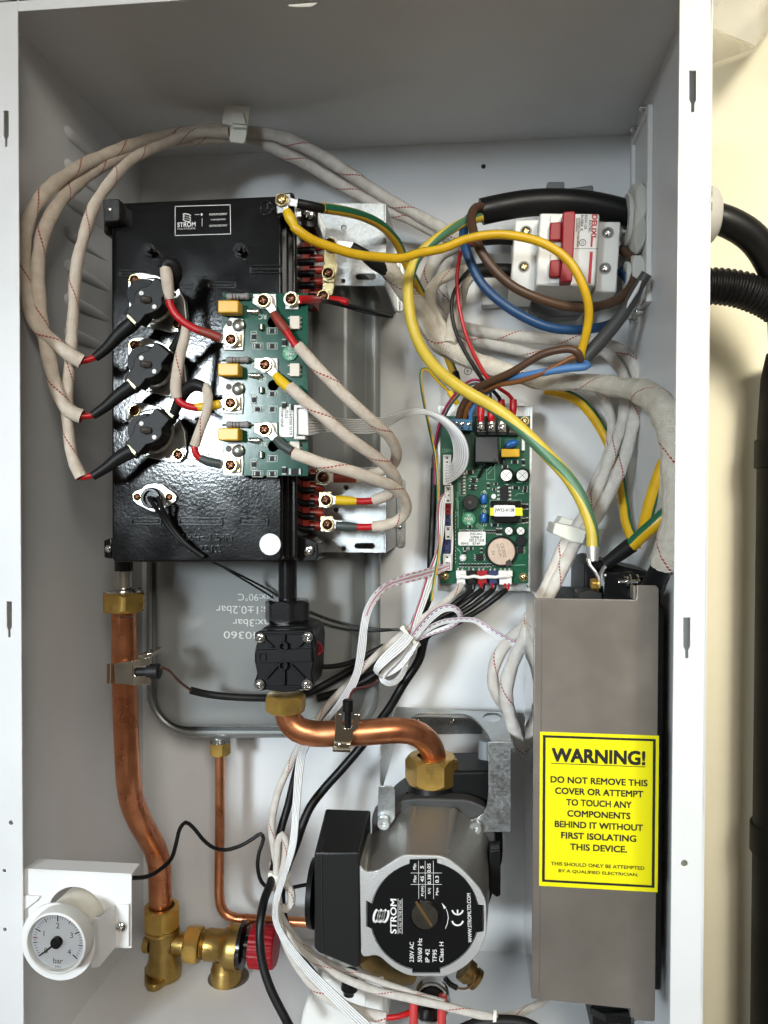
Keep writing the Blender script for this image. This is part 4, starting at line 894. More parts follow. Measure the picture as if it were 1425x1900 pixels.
t = CM('board_lead', 'braided lead with grey green end tube at the lowest left board screw', 'cable', [
    ('heat_shrink', [(322, 768, .038), (334, 742, .036), (346, 722, .034), (364, 714, .032), (380, 720, .031)], [17, 22, 24, 24, 20], SHRINK), ('sleeve', [(380, 714, .031), (386, 735, .030), (383, 765, .029), (372, 795, .030), (361, 827, .031)], [16, 19, 18, 18, 19], SLEEVE), ('core', [(361, 820, .031), (362, 838, .031), (370, 850, .032), (382, 855, .033)], 13, REDW), ('tube', [(372, 850, .032), (388, 857, .033), (409, 861, .035)], [15, 18, 17], GREYT)], G3); lug(t, 428, 863, 182, YB-.0046)
m.bm.free()

G4 = 'leads from the power board to the element terminals'
def seal_screw(t, x, y):
    m = M(); m.prism([(x-14, y-16), (x+10, y-16), (x+10, y+14), (x-14, y+14)], .0985, .1005); build('terminal_clip', m, YPASS, t, bevel=.0005)
    screw(t, x, y, .0945, 9.5, SCREWB, washer=YPASS)
t = CM('element_lead', 'uppermost right hand braided lead, brick red tube and red core showing at board', 'cable', [
    ('tube', [(507, 581, .035), (518, 597, .034), (532, 615, .033)], [15, 19, 17], REDT), ('core', [(527, 608, .033), (540, 628, .032), (556, 652, .031)], 14, REDW), ('sleeve', [(553, 642, .031), (580, 672, .030), (605, 699, .030), (650, 744, .034), (697, 786, .046), (725, 814, .062), (736, 842, .078), (729, 862, .088), (703, 876, .094), (683, 882, .096), (660, 886, .097)], 21, SLEEVE), ('tube', [(662, 886, .097), (640, 886, .097), (620, 886, .097)], 20, REDT)], G4)
lug(t, 491, 558, 50, YB-.0046); lug(t, 600, 886, 0, .0958); seal_screw(t, 600, 886)
t = CM('element_lead', 'middle right hand braided lead with yellow end tubes', 'cable', [
    ('tube', [(511, 695, .035), (521, 707, .034), (541, 724, .032)], [15, 20, 19], YELW), ('sleeve', [(538, 718, .032), (562, 740, .030), (593, 766, .030), (641, 808, .036), (689, 842, .050), (722, 870, .066), (736, 893, .080), (731, 910, .090), (712, 922, .095), (693, 928, .097)], 22, SLEEVE), ('core', [(697, 928, .097), (680, 930, .097), (660, 930, .097)], 13, REDW), ('tube', [(662, 930, .097), (643, 929, .097), (623, 928, .097)], [14, 18, 18], YELW)], G4)
lug(t, 494, 677, 48, YB-.0046); lug(t, 605, 928, 0, .0958); seal_screw(t, 605, 928)
t = CM('element_lead', 'lowest right hand braided lead with grey green end tubes', 'cable', [
    ('tube', [(511, 814, .035), (523, 826, .034), (543, 838, .032)], [15, 19, 17], GREYT), ('core', [(538, 836, .033), (552, 845, .032)], 14, REDW), ('sleeve', [(546, 842, .032), (570, 850, .030), (594, 859, .030), (650, 874, .036), (697, 890, .048), (730, 904, .062), (750, 925, .076), (753, 948, .087), (738, 966, .093), (712, 975, .096), (692, 977, .097)], 22, SLEEVE), ('core', [(697, 977, .097), (680, 978, .097), (660, 978, .097)], 13, REDW), ('tube', [(663, 978, .097), (643, 977, .097), (624, 975, .097)], [14, 19, 18], GREYT)], G4)
lug(t, 493, 797, 42, YB-.0046); lug(t, 608, 973, 0, .0958); seal_screw(t, 608, 973)
# link wires at the board's top right
t = CM('signal_wire', 'pair of thin black wires with red crimps at the brass link bar', 'wire', [('crimp_sleeve', [(556, 556, .035), (570, 556, .04), (588, 557, .06)], 16, REDW), ('wire', [(586, 556, .06), (610, 559, .085), (640, 565, .092), (685, 576, .1), (729, 587, .105)], 7, RUBBER), ('wire', [(586, 560, .06), (612, 562, .086), (640, 569, .094), (680, 580, .1), (722, 588, .106)], 5, RUBBER), ('crimp_sleeve', [(614, 555, .094), (628, 557, .092), (645, 561, .09)], [12, 14, 12], REDW)]); lug(t, 540, 555, 0, YB-.0046, L=18)
t = ROOTLOC  # (names map)

# ---- earth cables
t = CM('earth_cable', 'yellow green earth cable arching from the black sleeved top lug of the heater', 'cable', [
    ('cable', [(598, 386, .062), (633, 391, .075), (675, 402, .095), (711, 421, .115), (736, 449, .135), (752, 485, .155), (770, 521, .17), (784, 549, .185), (800, 590, .193), (818, 630, .195), (829, 657, .195), (839, 684, .196), (846, 700, .196)], 16.5, YGF),
    ('heat_shrink', [(552, 377, .054), (575, 382, .056), (604, 388, .064)], [17, 18, 18], SHRINK), ('heat_shrink', [(843, 690, .196), (847, 708, .196), (850, 730, .197)], [16, 17, 15], SHRINK)]); lug(t, 523, 371, 12, .0544, r=13, L=30, nw=14)
t = CM('earth_cable', 'yellow earth cable sweeping in a big arc across the breaker to the grey cable', 'cable', [
    ('cable', [(545, 420, .05), (554, 428, .05), (577, 444, .054), (613, 458, .06), (661, 472, .068), (703, 477, .076), (745, 479, .084), (775, 470, .09), (824, 460, .096), (863, 444, .1), (915, 435, .104), (965, 439, .106), (1014, 454, .106), (1056, 485, .106), (1083, 533, .108), (1093, 576, .112), (1088, 618, .118), (1079, 652, .123), (1077, 668, .125)], 17, YGB),
    ('crimp_sleeve', [(532, 392, .05), (538, 404, .049), (549, 424, .05)], [17, 21, 16], YELW)]); lug(t, 523, 371, 64, .0532, r=11, L=24, nw=9)
t = CM('earth_cable', 'thick twisted yellow green earth cable crossing the control board to a bright lug', 'cable', [
    ('cable', [(897, 402, .158), (870, 409, .146), (838, 425, .134), (803, 449, .126), (772, 481, .124), (758, 527, .122), (763, 593, .122), (779, 640, .124), (807, 681, .128), (845, 713, .132), (880, 735, .134), (910, 752, .134), (940, 773, .134), (970, 799, .133), (998, 826, .131), (1024, 853, .128), (1050, 881, .124), (1074, 917, .12), (1091, 957, .116), (1099, 989, .113), (1100, 1018, .111)], [18, 18, 18, 18, 19, 20, 21, 21, 22, 23, 23, 24, 24, 24, 24, 24, 24, 24, 23, 22, 22], YG2, dict(n=20)),
    ('ferrule', [(1100, 1015, .111), (1100, 1030, .11), (1101, 1042, .109)], [24, 22, 18], TIN)])
m = M(); a = [(1091, 1036, .109), (1094, 1048, .108), (1104, 1060, .107), (1110, 1072, .107), (1110, 1090, .107)]
for p, q_ in zip(a, a[1:]):
    b0, b1 = P(*p), P(*q_); dd = (b1-b0)/2; m.obox((b0+b1)/2, Vector((dd.z, 0, -dd.x)).normalized()*.0009, (0, .004, 0), dd*1.05)
build('terminal_blade', m, TIN, t, bevel=.0003)
C('earth_cable', 'yellow green earth cable passing behind the white leads right of the control board', 'cable', [(1010, 722, .2), (1044, 730, .2), (1073, 743, .2), (1095, 765, .2), (1113, 791, .2), (1128, 820, .199), (1142, 855, .196), (1151, 893, .19), (1157, 933, .184), (1164, 975, .176), (1178, 1003, .17), (1195, 1010, .165)], 19, YGU)
C('earth_cable', 'upright yellow green earth cable loop close to the right flange', 'cable', [(1192, 993, .125), (1196, 975, .12), (1206, 935, .115), (1222, 885, .11), (1236, 852, .107), (1248, 842, .105), (1256, 860, .1), (1258, 895, .095), (1250, 930, .09)], 23, YG)
t = CM('earth_cable', 'yellow green earth cable with black sleeve sloping down to the relay bolt', 'cable', [('cable', [(1262, 915, .085), (1244, 943, .085), (1218, 969, .086), (1194, 990, .09), (1164, 1019, .096)], 25, YG), ('heat_shrink', [(1172, 1011, .094), (1150, 1027, .098), (1124, 1046, .102)], [29, 27, 22], SHRINK)])
m = M(); a = [(1128, 1046, .102), (1120, 1054, .103), (1115, 1064, .105), (1116, 1086, .106)]
for p, q_ in zip(a, a[1:]):
    b0, b1 = P(*p), P(*q_); dd = (b1-b0)/2; m.obox((b0+b1)/2, Vector((dd.z, 0, -dd.x)).normalized()*.0007, (0, .004, 0), dd*1.05)
build('terminal_blade', m, TIN, t, bevel=.0003)
t = CM('earth_wire', 'thin yellow earth wire bent in a hairpin left of the control board', 'wire', [('wire', [(836, 729, .19), (822, 716, .186), (806, 700, .182), (793, 685, .178), (783, 686, .176), (781, 707, .176), (788, 754, .178), (795, 786, .18), (802, 818, .182), (808, 850, .182), (811, 890, .18), (812, 950, .178), (815, 1000, .172), (811, 1045, .166), (805, 1080, .16), (800, 1115, .155)], 5.5, YG), ('crimp_sleeve', [(833, 726, .19), (840, 736, .191), (849, 750, .193)], [11, 12, 9], YELW)])
screw([o for o in COL.objects if o.name == 'heating_element_block'][0], 523, 371, .0520, 10, YPASS, washer=YPASS, rot=.2, hf=.5)
# ---- mains cores
t = CM('mains_cable', 'thick black mains cable entering through the upper white gland above the breaker', 'cable', [('sheath', [(1200, 409, .169), (1175, 400, .168), (1150, 392, .167), (1100, 381, .165), (1040, 375, .163), (980, 377, .162), (930, 385, .161), (893, 393, .160)], 47, RUBBER, dict(n=28)), ('filler', [(900, 392, .16), (889, 394, .16)], 36, BLACKM)])
C('blue_core', 'dark blue insulated core looping below the breaker', 'wire', [(895, 397, .163), (872, 404, .155), (861, 425, .145), (863, 456, .134), (875, 491, .132), (894, 526, .131), (926, 558, .13), (968, 586, .13), (1014, 606, .132), (1056, 612, .136), (1098, 610, .142), (1133, 601, .15), (1156, 582, .158), (1168, 550, .165), (1165, 520, .17), (1150, 500, .172)], 17, BLUEW)
C('brown_core', 'brown insulated core looping below the breaker and back to its right side', 'wire', [(898, 384, .155), (884, 385, .148), (875, 400, .138), (877, 425, .127), (891, 463, .12), (915, 498, .12), (950, 530, .121), (992, 551, .123), (1038, 566, .127), (1084, 572, .132), (1119, 566, .138), (1154, 551, .145), (1175, 523, .152), (1178, 495, .158), (1168, 472, .162), (1150, 462, .166)], 17, BROWNW)
C('black_core', 'stubby black sleeved conductor leaving the upper left breaker terminal', 'wire', [(958, 442, .17), (925, 441, .171), (895, 443, .172), (872, 446, .174)], 25, SHRINK, 'black conductors left of the breaker')
C('black_core', 'stubby black sleeved conductor leaving the lower left breaker terminal', 'wire', [(956, 503, .17), (925, 502, .171), (895, 502, .172), (870, 506, .174)], 26, SHRINK, 'black conductors left of the breaker')
t = CM('grey_cable', 'flat grey sheathed cable slanting down from the lower white gland', 'cable', [('sheath', [(1200, 508, .12), (1186, 530, .122), (1166, 567, .124), (1137, 606, .126), (1108, 640, .127), (1083, 668, .128)], [20, 19, 22, 25, 26, 22], GREYC), ('white_tape', [(1189, 521, .1155), (1180, 540, .117), (1168, 560, .118), (1163, 572, .119)], [4, 8, 6, 1], WHITEP)])
C('brown_core', 'brown core bent over at the grey cable end and running to the blue terminal block', 'wire', [(1077, 668, .122), (1072, 655, .118), (1060, 648, .118), (1044, 648, .119), (1007, 657, .124), (950, 690, .135), (908, 709, .148), (882, 722, .158), (867, 740, .168), (855, 760, .174), (851, 778, .177)], 14, BROWNW)
C('orange_brown_core', 'slim orange brown core between the brown and light blue cores', 'wire', [(1074, 668, .122), (1066, 662, .12), (1042, 674, .122), (1000, 695, .128), (957, 709, .138), (922, 715, .148), (885, 735, .163), (866, 760, .172), (862, 778, .177)], 9, mat('orange_brown_insulation', (.20, .075, .022), .42))
C('light_blue_core', 'light blue core folded back at the end of the grey cable', 'wire', [(1070, 672, .128), (1086, 673, .124), (1091, 678, .121), (1083, 681, .12), (1056, 683, .121), (1007, 691, .128), (965, 698, .137), (940, 704, .145), (905, 726, .16), (882, 748, .171), (874, 766, .175), (873, 778, .177)], [9, 11, 12, 13, 14, 14, 12, 11, 11, 11, 9, 8], BLUEL)
CRS = [(892, 757, 892, 783), (911, 764, 912, 782), (930, 748, 931, 768), (952, 748, 952, 772)]
def cw(name, label, pts, w_, mt, k):
    x0, y0, x1, y1 = CRS[k]
    t = CM(name, label, 'wire', [('wire', pts+[(x0, y0, .176)], w_, mt), ('crimp_sleeve', [(x0, y0-6, .175), (x0+.3, y0+8, .1745), (x1, y1, .1745)], [13, 14, 10], REDW)], 'crimped wires on the barrier strip'); lug(t, x1, 793, -90, .1732, r=6.5, L=12, nw=5, th=.0006)
cw('signal_wire', 'thin red wire running down beside the black one to the rightmost barrier terminal', [(880, 448, .16), (866, 456, .158), (855, 470, .156), (850, 496, .155), (848, 521, .155), (850, 555, .155), (858, 597, .155), (870, 636, .156), (887, 673, .158), (904, 701, .16), (925, 720, .166), (942, 731, .17), (951, 742, .174)], 7, REDW, 3)
cw('signal_wire', 'thin black wire running down beside the red one to the third barrier terminal', [(880, 496, .165), (870, 502, .163), (854, 521, .16), (841, 547, .158), (838, 572, .158), (844, 610, .158), (860, 647, .159), (878, 678, .16), (894, 703, .162), (912, 722, .168), (926, 738, .172)], 7, RUBBER, 2)
cw('signal_wire', 'short dark blue wire to the leftmost barrier terminal', [(905, 712, .163), (899, 728, .168), (894, 745, .174)], 7, NAVY, 0)
cw('signal_wire', 'short grey wire to the second barrier terminal', [(898, 708, .165), (908, 722, .168), (911, 745, .174)], 5, GREYC, 1)
C('signal_wire', 'magenta wire curving down the left edge of the control board', 'wire', [(900, 712, .166), (890, 706, .166), (876, 705, .166), (861, 714, .168), (845, 731, .172), (827, 756, .176), (817, 782, .18), (809, 815, .182), (805, 840, .183), (807, 870, .182), (807, 900, .18)], 5, mat('magenta_insulation', (.30, .01, .07), .38))
C('signal_wire', 'grey wire tucked inside the magenta wire by the control board', 'wire', [(900, 718, .168), (885, 711, .168), (868, 716, .17), (850, 734, .174), (832, 758, .178), (821, 784, .182), (813, 815, .184), (804, 845, .186), (802, 880, .186)], 4.5, GREYC)
C('black_sleeve', 'long black sleeve running down beside the control board to the cable tie', 'cable', [(805, 868, .184), (804, 920, .183), (802, 980, .182), (799, 1040, .178), (798, 1090, .168), (790, 1118, .16), (776, 1145, .154), (765, 1172, .15), (752, 1200, .147), (725, 1230, .145), (690, 1255, .145), (640, 1280, .145), (590, 1295, .146)], [12, 12, 13, 13, 15, 20, 20, 18, 18, 16, 16, 14, 14], RUBBER)

# ---- ribbon cables
def striped_ribbon(name, n, cols):
    if name in MATS: return MATS[name]
    m = bpy.data.materials.new(name); m.use_nodes = True; nt = m.node_tree; b = nt.nodes['Principled BSDF']; b.inputs['Roughness'].default_value = .42
    uv = nt.nodes.new('ShaderNodeUVMap'); s = nt.nodes.new('ShaderNodeSeparateXYZ'); nt.links.new(uv.outputs[0], s.inputs[0]); cur = None
    base = nt.nodes.new('ShaderNodeRGB'); base.outputs[0].default_value = (.80, .80, .80, 1); cur = base.outputs[0]
    # dark groove between wires
    g = _math(nt, 'ABSOLUTE', _math(nt, 'SUBTRACT', _math(nt, 'FRACT', _math(nt, 'MULTIPLY', s.outputs[0], n)), .5)); on = _math(nt, 'GREATER_THAN', g, .41)
    def mix(fac, a, col):
        x = nt.nodes.new('ShaderNodeMix'); x.data_type = 'RGBA'; nt.links.new(fac, x.inputs[0]); nt.links.new(a, x.inputs[6]); x.inputs[7].default_value = (*col, 1); return x.outputs[2]
    cur = mix(on, cur, (.36, .36, .40))
    for lo, hi, col, dash, *lim in cols:
        f = _math(nt, 'MULTIPLY', _math(nt, 'GREATER_THAN', s.outputs[0], lo), _math(nt, 'LESS_THAN', s.outputs[0], hi))
        if dash: f = _math(nt, 'MULTIPLY', f, _math(nt, 'GREATER_THAN', _math(nt, 'SINE', _math(nt, 'MULTIPLY', s.outputs[1], dash)), -.1))
        if lim: f = _math(nt, 'MULTIPLY', f, _math(nt, 'LESS_THAN', s.outputs[1], lim[0]))
        cur = mix(f, cur, col)
    nt.links.new(cur, b.inputs['Base Color']); MATS[name] = m; return m
RB = striped_ribbon('ribbon_plain', 8, []); RB5 = striped_ribbon('ribbon_five', 5, [])
PINK = (.62, .27, .36)
RBP = striped_ribbon('ribbon_pink', 5, [(.02, .18, PINK, 900, .085), (.42, .58, PINK, 0, .10), (.82, .98, PINK, 900, .085)])
RBR = striped_ribbon('ribbon_red_edge', 5, [(.04, .16, (.35, .03, .08), 0), (.24, .36, (.15, .1, .25), 1500)])
RB4 = striped_ribbon('ribbon_red_line', 4, [(.03, .2, (.4, .04, .09), 0)])
def RIB(label, A, B, n, mt, th=.0009, group=None):
    m = M().ribbon([P(*p) for p in A], [P(*p) for p in B], n, th); return tag(build('ribbon_cable', m, mt, None, smooth=70), label, 'ribbon cable', group)
RIB('eight way white ribbon cable from the power board plug curling onto the control board',
    [(572, 763, .034), (604, 771, .05), (650, 777, .075), (684, 776, .095), (716, 772, .115), (747, 762, .135), (777, 757, .15), (813, 767, .156), (841, 785, .157), (862, 811, .155), (870, 838, .156), (865, 869, .163), (846, 890, .172), (829, 899, .177)],
    [(572, 809, .034), (600, 803, .05), (647, 804, .078), (686, 805, .1), (712, 796, .12), (744, 777, .142), (777, 765, .156), (806, 776, .163), (827, 792, .166), (839, 817, .168), (842, 840, .17), (839, 858, .172), (834, 862, .176), (829, 858, .177)], 8, RB)
RIB('long white ribbon cable sweeping down left from the control board to the pump',
    [(832, 1043, .177), (808, 1050, .165), (783, 1057, .15), (741, 1069, .13), (715, 1081, .12), (691, 1102, .113), (674, 1134, .108), (668, 1164, .107), (663, 1202, .107), (656, 1246, .109), (641, 1276, .113), (618, 1314, .12), (598, 1336, .13), (575, 1370, .135), (554, 1395, .130), (544, 1475, .115), (540, 1545, .106), (530, 1598, .098), (515, 1640, .092), (504, 1680, .087), (508, 1715, .08), (526, 1752, .073), (556, 1795, .065), (590, 1832, .058), (660, 1902, .05)],
    [(833, 1056, .177), (812, 1066, .168), (789, 1073, .155), (747, 1084, .135), (718, 1093, .125), (700, 1114, .118), (688, 1137, .113), (682, 1164, .111), (679, 1202, .111), (672, 1240, .112), (659, 1276, .116), (638, 1305, .122), (618, 1327, .13), (592, 1365, .137), (571, 1391, .132), (560, 1458, .117), (556, 1511, .109), (549, 1574, .1), (529, 1636, .094), (517, 1680, .089), (519, 1711, .08), (537, 1744, .073), (573, 1789, .065), (610, 1826, .058), (692, 1902, .05)], 5, RBP)
RIB('four way white ribbon cable dropping down the left edge of the control board',
    [(828, 910, .178), (815, 925, .174), (810, 944, .172), (811, 978, .172), (812, 1003, .17), (806, 1030, .166), (790, 1070, .158), (778, 1110, .15), (765, 1150, .143), (757, 1180, .14)],
    [(833, 915, .178), (826, 936, .176), (826, 961, .176), (824, 986, .176), (820, 1012, .174), (815, 1040, .17), (805, 1080, .162), (792, 1115, .154), (778, 1152, .147), (768, 1182, .143)], 4, RB4)
RIB('plain white ribbon cable folded into a long loop below the cable tie',
    [(752, 1172, .135), (735, 1190, .13), (712, 1212, .125), (697, 1230, .122), (693, 1243, .124), (703, 1252, .13), (725, 1238, .134), (750, 1212, .136), (766, 1188, .138)],
    [(768, 1184, .132), (752, 1204, .126), (728, 1224, .12), (707, 1243, .118), (702, 1250, .121), (710, 1258, .127), (738, 1246, .131), (762, 1220, .133), (778, 1192, .136)], 5, RB5)
RIB('plain ribbon cable edge on in a round loop under the folded one',
    [(757, 1190, .139), (730, 1222, .137), (707, 1248, .134), (704, 1262, .132), (721, 1273, .131), (741, 1265, .132), (754, 1244, .136), (760, 1216, .14), (764, 1192, .143)],
    [(765, 1194, .136), (742, 1226, .131), (718, 1250, .127), (713, 1259, .125), (722, 1264, .125), (736, 1257, .127), (747, 1239, .131), (752, 1213, .136), (756, 1190, .14)], 5, RB5)
RIB('white ribbon cable with a red line looping up and right above the cable tie',
    [(758, 1184, .136), (776, 1160, .132), (798, 1135, .128), (820, 1122, .126), (843, 1123, .127), (858, 1137, .131), (855, 1153, .136), (835, 1167, .139), (800, 1179, .141), (772, 1191, .143)],
    [(772, 1188, .138), (788, 1168, .135), (808, 1147, .132), (826, 1135, .130), (841, 1134, .130), (849, 1142, .134), (846, 1149, .139), (831, 1159, .142), (798, 1171, .144), (768, 1182, .146)], 5, RBR)
RIB('red lined white ribbon cable stretching right to the grey cover',
    [(770, 1180, .138), (792, 1163, .136), (820, 1150, .134), (850, 1146, .133), (883, 1147, .132), (900, 1156, .131), (922, 1170, .128), (950, 1186, .124), (1000, 1208, .118)],
    [(776, 1186, .142), (798, 1170, .14), (824, 1158, .138), (852, 1154, .137), (880, 1155, .136), (895, 1166, .135), (916, 1181, .132), (945, 1198, .128), (1000, 1222, .122)], 5, RBR)
# ---- from the foot of the control board
G5 = 'black sleeved leads below the control board'
C('sleeved_cable', 'white braided lead leaving the foot of the control board down to the pump', 'cable', [(855, 1086, .178), (850, 1094, .172), (830, 1113, .162), (800, 1136, .152), (768, 1160, .146), (733, 1187, .142), (700, 1215, .14), (672, 1241, .139), (640, 1275, .138), (612, 1305, .137), (585, 1340, .138), (556, 1384, .136), (536, 1423, .132), (520, 1458, .128), (509, 1497, .124), (504, 1540, .12), (510, 1580, .114), (517, 1615, .108), (528, 1634, .104), (540, 1655, .102), (541, 1674, .101), (531, 1686, .1), (517, 1682, .1)], 14, SLEEVEW, None, wob=.04)
for i, (x, lab) in enumerate(((877, 'black lead leaving the black plug at the board foot'), (895, 'black lead leaving the red plug at the board foot'), (916, 'black lead leaving the blue plug at the board foot'), (940, 'black lead with red wire end leaving the right white plug'))):
    t = CM('sleeved_lead', lab, 'cable', [('wire', [(x-3, 1083, .177), (x-2, 1092, .174), (x-6, 1100, .17)], 4, RUBBER if i == 0 else REDW), ('wire', [(x+4, 1083, .177), (x+3, 1092, .174), (x-3, 1100, .17)], 4, RUBBER if i < 3 else REDW), ('sheath', [(x-2, 1095, .172), (x-18, 1108, .166), (x-45, 1128, .16+.002*i), (x-85-6*i, 1152+i*3, .155), (800-4*i, 1172+3*i, .152), (760-3*i, 1205+3*i, .15), (715, 1240+3*i, .15), (660, 1262+3*i, .15)], 11, RUBBER)], G5)
C('black_cable', 'long black cable passing behind the copper elbow and down beside the pump', 'cable', [(812, 1150, .158), (800, 1168, .156), (789, 1182, .155), (778, 1223, .155), (748, 1270, .155), (724, 1311, .155), (706, 1336, .155), (670, 1385, .153), (635, 1426, .15), (600, 1465, .145), (576, 1497, .14), (562, 1528, .135), (548, 1570, .13), (532, 1610, .124), (522, 1660, .118), (530, 1720, .11), (550, 1770, .105), (585, 1820, .1), (605, 1858, .1), (618, 1868, .1)], [14, 16, 17, 17, 17, 17, 17, 17, 17, 17, 17, 17, 16, 16, 15, 16, 18, 22, 24, 18], RUBBER)
C('black_cable', 'shiny black cable hanging in front of the red valve cap', 'cable', [(640, 1290, .147), (600, 1330, .143), (560, 1400, .14), (533, 1500, .135), (521, 1540, .13), (510, 1600, .115), (503, 1636, .10), (491, 1668, .085), (484, 1703, .075), (482, 1740, .07), (487, 1787, .066), (502, 1835, .062), (531, 1893, .058), (545, 1920, .057)], 16, RUBBER)
t = CM('sensor_lead', 'black sleeved sensor lead crossing below the tank from the left pipe clamp', 'cable', [('wire', [(298, 1238, .085), (312, 1243, .09), (330, 1262, .1), (352, 1279, .11), (362, 1283, .115)], 5, mat('dark_brown_wire', (.08, .03, .02), .4)), ('sheath', [(354, 1281, .113), (385, 1288, .12), (430, 1293, .125), (490, 1295, .13), (540, 1292, .136), (575, 1284, .14), (612, 1265, .143), (653, 1242, .145), (695, 1214, .147), (740, 1190, .148)], 14, SHRINK)])
C('sensor_lead', 'thin black lead leaving the right side of the flow switch', 'cable', [(575, 1228, .1), (585, 1234, .11), (613, 1237, .125), (652, 1229, .135), (690, 1210, .142), (712, 1198, .145)], 10, RUBBER)
C('signal_wire', 'outer small red wire bulging from the flow switch side', 'wire', [(578, 1189, .09), (590, 1192, .092), (597, 1202, .094), (594, 1212, .094), (580, 1218, .092)], 5, mat('deep_red_wire', (.26, .01, .02), .4))
C('signal_wire', 'inner small red wire bent beside its twin at the flow switch', 'wire', [(577, 1194, .092), (588, 1198, .094), (592, 1205, .095), (589, 1213, .095), (579, 1221, .094)], 5, MATS['deep_red_wire'])
C('signal_wire', 'dark red wire reaching the pipe clip sensor from the loom', 'wire', [(700, 1262, .13), (690, 1271, .12), (672, 1276, .11), (656, 1280, .1), (648, 1300, .09), (646, 1312, .085)], 5, mat('dark_red_wire', (.12, .02, .025), .4))
# ---- capillary and lower looms
C('capillary_tube', 'thin black capillary bent in two humps from the gauge to the pump', 'tube', [(225, 1629, .03), (245, 1629, .034), (275, 1626, .045), (299, 1612, .055), (318, 1593, .065), (327, 1564, .075), (334, 1537, .083), (344, 1526, .088), (358, 1535, .094), (378, 1559, .1), (397, 1573, .106), (418, 1577, .11), (447, 1569, .113), (471, 1555, .115), (484, 1547, .115), (489, 1556, .115), (481, 1580, .113), (478, 1607, .112), (485, 1636, .113), (500, 1648, .115), (530, 1649, .118), (560, 1643, .12), (590, 1638, .122)], 7.5, RUBBER)
C('sleeved_cable', 'white braided lead folded in a tight hairpin above the lower cable tie', 'cable', [(518, 1684, .098), (514, 1650, .1), (513, 1620, .104), (514, 1590, .107), (517, 1560, .109), (524, 1549, .109), (530, 1560, .108), (529, 1590, .105), (524, 1618, .102), (518, 1645, .099), (514, 1670, .097), (518, 1700, .094), (530, 1728, .09), (551, 1753, .084), (590, 1786, .076), (637, 1814, .069), (696, 1837, .063), (759, 1852, .058), (822, 1866, .054), (877, 1880, .051), (912, 1888, .05), (940, 1897, .05)], 14, SLEEVEW, None, wob=.04)
C('sleeved_cable', 'slimmer white braided lead lying above the longer one under the pump', 'cable', [(505, 1600, .115), (510, 1640, .11), (520, 1690, .104), (535, 1722, .1), (560, 1752, .094), (595, 1778, .088), (633, 1797, .08), (680, 1813, .072), (735, 1832, .065), (783, 1848, .06), (825, 1860, .056)], 11, SLEEVEW, None, wob=.04)
t = CM('sleeved_cable', 'thick white braided lead with a red core coming out under the pump', 'cable', [('sleeve', [(515, 1700, .09), (528, 1745, .085), (555, 1795, .078), (590, 1836, .071), (625, 1860, .066), (665, 1877, .062), (718, 1890, .058)], [14, 16, 18, 20, 20, 20, 21], SLEEVEW), ('core', [(712, 1889, .058), (740, 1886, .06), (765, 1876, .065), (785, 1862, .072), (800, 1852, .078)], 10, REDW)])
C('sleeved_cable', 'grey braided lead curving out from under the grey cover foot', 'cable', [(918, 1890, .052), (945, 1885, .056), (975, 1875, .064), (1000, 1862, .075), (1020, 1848, .09)], 14, SLEEVEW, None, wob=.04)
C('black_sleeve', 'black sleeve poking up at the bottom edge under the pump', 'cable', [(850, 1915, .05), (890, 1899, .05), (930, 1895, .05), (975, 1900, .05), (1010, 1920, .05)], 22, SHRINK)
# ---- ties and clips
def tie(label, px, py, y, ax, ay, L, wd):
    """loop of flat nylon strap round a bundle running along direction (ax, ay) in the photo, L long across"""
    t = thing('cable_tie', label, 'cable tie', P(px, py, y)); c = P(px, py, y); d = Vector((ax, 0, -ay)).normalized(); q = Vector((d.z, 0, -d.x))
    k = S(y); m = M(); n = 28; rings = []
    for i in range(n):
        a = 2*math.pi*i/n; o = c+q*(L/2*k*math.cos(a))+YA*(L*.36*k*math.sin(a)); nr = (q*math.cos(a)+YA*math.sin(a)).normalized()
        rings.append([m.bm.verts.new(o+d*s_*wd/2*k+nr*h) for s_, h in ((-1, 0), (1, 0), (1, .0011), (-1, .0011))])
    for i in range(n):
        a, b = rings[i], rings[(i+1) % n]
        for j in range(4): m.face([a[j], b[j], b[(j+1) % 4], a[(j+1) % 4]])
    build('strap', m, NYLON, t)
    m = M(); m.obox(c+q*(L*.47*k)-YA*(L*.2*k), d*wd*.75*k, YA*.0022, q*wd*.6*k); build('head', m, NYLON, t, bevel=.0005); return t
tie('clear nylon cable tie gathering the ribbon cables left of the cover', 762, 1180, .141, -.75, .66, 46, 6)
tie('clear nylon cable tie round the white leads beside the pump', 520, 1622, .106, -.1, 1, 36, 7)
tie('clear nylon cable tie at the bottom edge round the black sleeve', 917, 1889, .051, 1, .1, 26, 6)
def clip(label, base, saddle, y0, y1, ys):
    t = thing('cable_clip', label, 'cable clip', P(*base[0], y1)); build('base', M().prism(base, y0, y1), NYLON, t, bevel=.0005)
    build('saddle', M().prism(saddle, ys, y0-.0002), NYLON, t, bevel=.0012); return t
clip('milky nylon cable clip stuck beside the earth lug on the right back wall', [(1042, 958), (1120, 984), (1108, 1022), (1027, 985)], [(1030, 970), (1072, 978), (1090, 985), (1083, 1010), (1060, 1006), (1025, 990)], .185, .2165, .138)
t = thing('cable_clip', 'milky nylon cable clip hanging from the top panel round the braided leads', 'cable clip', P(436, 215, .155))
build('base', M().prism([(417, 192), (464, 197), (460, 238), (411, 229)], .1345, .136), NYLON, t, bevel=.0005)
m = M(); m.prism([(428, 206), (450, 208), (457, 230), (430, 228)], .1315, .1343); build('stem', m, NYLON, t, bevel=.0006)
